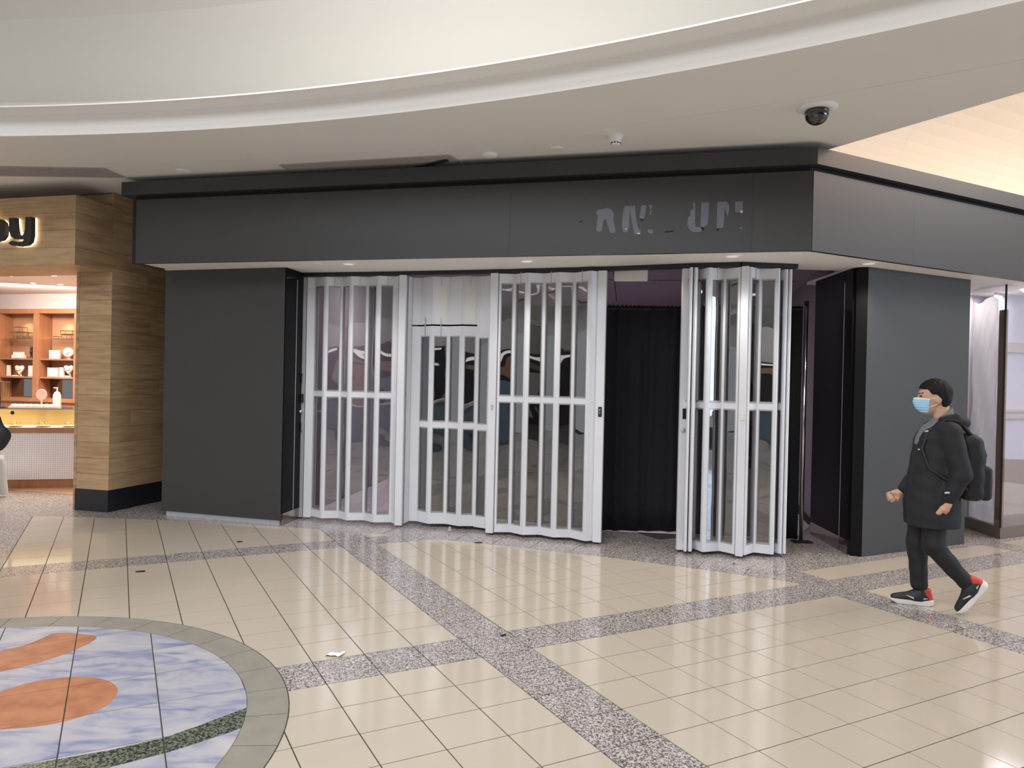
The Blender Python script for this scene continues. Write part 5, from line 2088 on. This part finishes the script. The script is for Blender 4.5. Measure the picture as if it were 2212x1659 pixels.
bb = bp.add('main_bag', packf, (-0.40, -0.19, 0.80), (-0.10, 0.19, 1.40), 0.009, 'backpack')
bp.add('front_pocket', rbox((-0.300, 0.0, 0.965), (0.042, 0.125, 0.125), 0.035), (-0.40, -0.15, 0.83), (-0.27, 0.15, 1.14), 0.008, 'backpack')
for s in (-1, 1):
    bp.tube('shoulder_strap', [(-0.20, s * 0.11, 1.30), (-0.12, s * 0.125, 1.405), (-0.03, s * 0.130, 1.415), (0.075, s * 0.125, 1.33), (0.122, s * 0.135, 1.20), (0.085, s * 0.175, 1.06), (-0.06, s * 0.215, 0.97), (-0.17, s * 0.14, 0.92)], 0.016, 'backpack', None, 8)
bp.tube('top_handle', [(-0.19, -0.04, 1.335), (-0.185, -0.03, 1.375), (-0.185, 0.03, 1.375), (-0.19, 0.04, 1.335)], 0.008, 'backpack', None, 6)
bp.tube('zip', [(-0.297, -0.11, 1.16), (-0.272, -0.10, 1.25), (-0.257, 0.0, 1.28), (-0.272, 0.10, 1.25), (-0.297, 0.11, 1.16)], 0.006, 'rubber', None, 5)

# a second person, almost wholly outside the frame: only the elbow shows
p2 = Figure('person', 'person in black coat at the frame edge with one elbow showing', (-3.46, 4.52), (-0.25, 1.0))
h2 = (0.02, 0.0, 1.56)
s2R, e2R, w2R = (0.0, -0.19, 1.34), (-0.06, -0.285, 1.215), (0.12, -0.15, 1.10)
s2L, e2L, w2L = (0.0, 0.19, 1.34), (-0.04, 0.25, 1.08), (0.10, 0.22, 0.88)
hnd2 = finger_hand(w2R, (0.08, 0.05, 0.01), (0, 0.3, -0.9), 1) + finger_hand(w2L, (0.06, 0.0, -0.06), (0.1, -0.9, 0.0), -1)
b2 = uni(head_parts(h2) + [cone((-0.02, 0, 1.48), (-0.04, 0, 1.36), 0.055, 0.06), stack([(0.84, 0, 0.10, 0.15), (1.2, 0, 0.11, 0.16), (1.38, -0.02, 0.07, 0.12)]), cone(s2R, e2R, 0.046, 0.036), cone(e2R, w2R, 0.036, 0.026),
          cone(s2L, e2L, 0.046, 0.036), cone(e2L, w2L, 0.036, 0.026), cone((0, 0.085, 0.86), (0.01, 0.09, 0.1), 0.075, 0.035), cone((0, -0.085, 0.86), (0.01, -0.09, 0.1), 0.075, 0.035)] + hnd2, 0.012)
p2.add('body', b2, (-0.20, -0.40, 0.05), (0.30, 0.36, 1.72), 0.011, 'skin')
dress_head(p2, h2, mask=False)
co2 = [(0.55, 0, 0.19, 0.25), (0.9, 0, 0.17, 0.225), (1.2, 0, 0.15, 0.215), (1.36, -0.01, 0.115, 0.18), (1.46, -0.03, 0.075, 0.09)]
p2.add('coat', lambda x, y, z: smin(stack(co2)(x, y, z), uni([cone(s2R, e2R, 0.085, 0.082), cone(e2R, w2R, 0.080, 0.055), cone(s2L, e2L, 0.085, 0.07), cone(e2L, w2L, 0.07, 0.055)], 0.02)(x, y, z), 0.04) + 0.004 * np.sin(z * 50 + x * 20),
       (-0.26, -0.42, 0.52), (0.28, 0.38, 1.48), 0.0105, 'backpack')
p2.add('trousers', uni([cone((0, 0.085, 0.86), (0.01, 0.09, 0.13), 0.10, 0.062), cone((0, -0.085, 0.86), (0.01, -0.09, 0.13), 0.10, 0.062)], 0.02), (-0.14, -0.22, 0.06), (0.16, 0.22, 1.0), 0.012, 'trousers')
shoe(p2, (0.01, 0.09, 0.105), 0.0, 0.0, 'shoe', 1)
shoe(p2, (0.01, -0.09, 0.105), 0.0, 0.0, 'shoe', -1)


# ------------------------------------------------------------------ small things on the floor
vs_, fs_ = [], []
for i in range(7):
    for j in range(5):
        x, y = -0.05 + i * 0.0165, -0.03 + j * 0.015
        vs_.append((-1.003 + x * 0.96 + y * 0.25, 4.33 + y - x * 0.12, 0.003 + 0.010 * abs(math.sin(i * 1.3)) * (0.5 + 0.5 * math.cos(j)) + (0.012 if i > 4 else 0) * (j / 4)))
for i in range(6):
    for j in range(4):
        fs_.append((i * 5 + j, (i + 1) * 5 + j, (i + 1) * 5 + j + 1, i * 5 + j + 1))
me = bpy.data.meshes.new('receipt')
me.from_pydata(vs_, [], fs_)
o = link('receipt', me, 'receipt', None, False)
o.modifiers.new('t', 'SOLIDIFY').thickness = 0.0006
tag(o, 'crumpled white paper receipt lying on the cream tiles', 'receipt')


def scrap(x, y, r, label, m='rubber', h=0.006, long=2.2, rz=0.0):
    b = MB()
    n = 9
    rn = random.Random(int(x * 1000) + 5)
    ring_ = []
    for k in range(n):
        a = 2 * PI * k / n
        q = r * rn.uniform(0.6, 1.1)
        px_, py_ = q * long * math.cos(a), q * math.sin(a)
        ring_.append((x + px_ * math.cos(rz) - py_ * math.sin(rz), y + px_ * math.sin(rz) + py_ * math.cos(rz)))
    b.prism(ring_, 0.0012, 0.0012 + h)
    o = b.build('debris_scrap', m)
    return tag(o, label, 'debris')


scrap(-3.01, 6.045, 0.018, 'dark dry leaf scrap on cream tiles between the floor inlay and left pier', rz=0.3)
scrap(-2.62, 7.19, 0.016, 'tiny dark scrap on cream tiles in front of the left pier', rz=0.0)
scrap(-0.3, 7.38, 0.018, 'dark scrap on tiles below the exit door', rz=0.1)
scrap(-0.02, 4.72, 0.01, 'tiny brown twig scrap on tiles below the granite crossing', rz=0.7)
b = MB()
b.lathe((-0.632, 7.905, 0.001), [(0.030, 0.0), (0.028, 0.010), (0.014, 0.03), (0.016, 0.045), (0.008, 0.05)], 14)
o = b.build('door_stop', 'slat', None, smooth=True)
tag(o, 'small grey floor stop below the exit door', 'door stop')
# leg of a white board at the jewellery shop entrance
ab = thing('sandwich_board', 'white standing board at the frame edge before the jewellery counter', 'sign board', (-6.62, 9.35, 0))
for sy, nm in ((-1, 'front_board'), (1, 'rear_board')):
    b = MB()
    R_ = Matrix.Rotation(0.1, 3, 'Z') @ Matrix.Rotation(sy * 0.0, 3, 'X') @ Matrix.Rotation(-0.10, 3, 'Y')
    b.box((-6.66, 9.36 + sy * 0.10, 0.26), (0.40, 0.018, 0.50), rot=R_)
    b.build(nm, 'white', ab)
b = MB()
b.box((-6.66, 9.36, 0.47), (0.30, 0.22, 0.02))
b.build('brace', 'white', ab)


# ------------------------------------------------------------------ the far side of the hall, behind the viewer (seen in reflections)
b = MB()
b.prism([(-15, -12.5), (15, -12.5), (15, -12.2), (-15, -12.2)], 0, 3.75)
wo = struct(b.build('wall_opposite', 'opp_pale'), 'pale wall of the opposite side of the hall')
for k in range(7):
    x0 = -12.5 + k * 3.7
    b = MB()
    b.prism([(x0, -12.2), (x0 + 3.1, -12.2), (x0 + 3.1, -12.05), (x0, -12.05)], 0.0, 2.75)
    b.build('shop_opening', 'opp_dark', wo)
    b = MB()
    b.prism([(x0 + 0.3, -12.05), (x0 + 2.6, -12.05), (x0 + 2.6, -12.0), (x0 + 0.3, -12.0)], 1.9, 2.2)
    b.build('wood_sign', 'opp_tan', wo)
    b = MB()
    b.prism([(x0 + 0.2, -12.05), (x0 + 2.9, -12.05), (x0 + 2.9, -11.95), (x0 + 0.2, -11.95)], 2.45, 2.60)
    b.build('light_panel', 'panel_light', wo)
    b = MB()
    b.prism([(x0 + 0.4 + (k % 2), -12.05), (x0 + 1.5 + (k % 2), -12.05), (x0 + 1.5 + (k % 2), -11.9), (x0 + 0.4 + (k % 2), -11.9)], 0.5, 1.7)
    b.build('display_rack', ('opp_tan', 'opp_blue', 'opp_pale')[k % 3], wo)
for k, (x, y, lab) in enumerate([(0.6, -3.6, 'pale blue kiosk counter behind the viewer'), (-4.2, -5.0, 'pale blue kiosk counter deeper in the hall')]):
    kk = thing('kiosk', lab, 'kiosk', (x, y, 0))
    b = MB()
    b.prism([(x - 1.4, y - 0.5), (x + 1.4, y - 0.5), (x + 1.4, y + 0.5), (x - 1.4, y + 0.5)], 0.004, 1.0)
    b.build('body', 'opp_blue', kk, bevel=0.02)
    b = MB()
    b.prism([(x - 1.5, y - 0.6), (x + 1.5, y - 0.6), (x + 1.5, y + 0.6), (x - 1.5, y + 0.6)], 1.0, 1.06)
    b.build('worktop', 'opp_pale', kk)
    b = MB()
    b.box((x + 0.4, y, 1.25), (0.5, 0.04, 0.36))
    b.build('screen', 'opp_dark', kk)
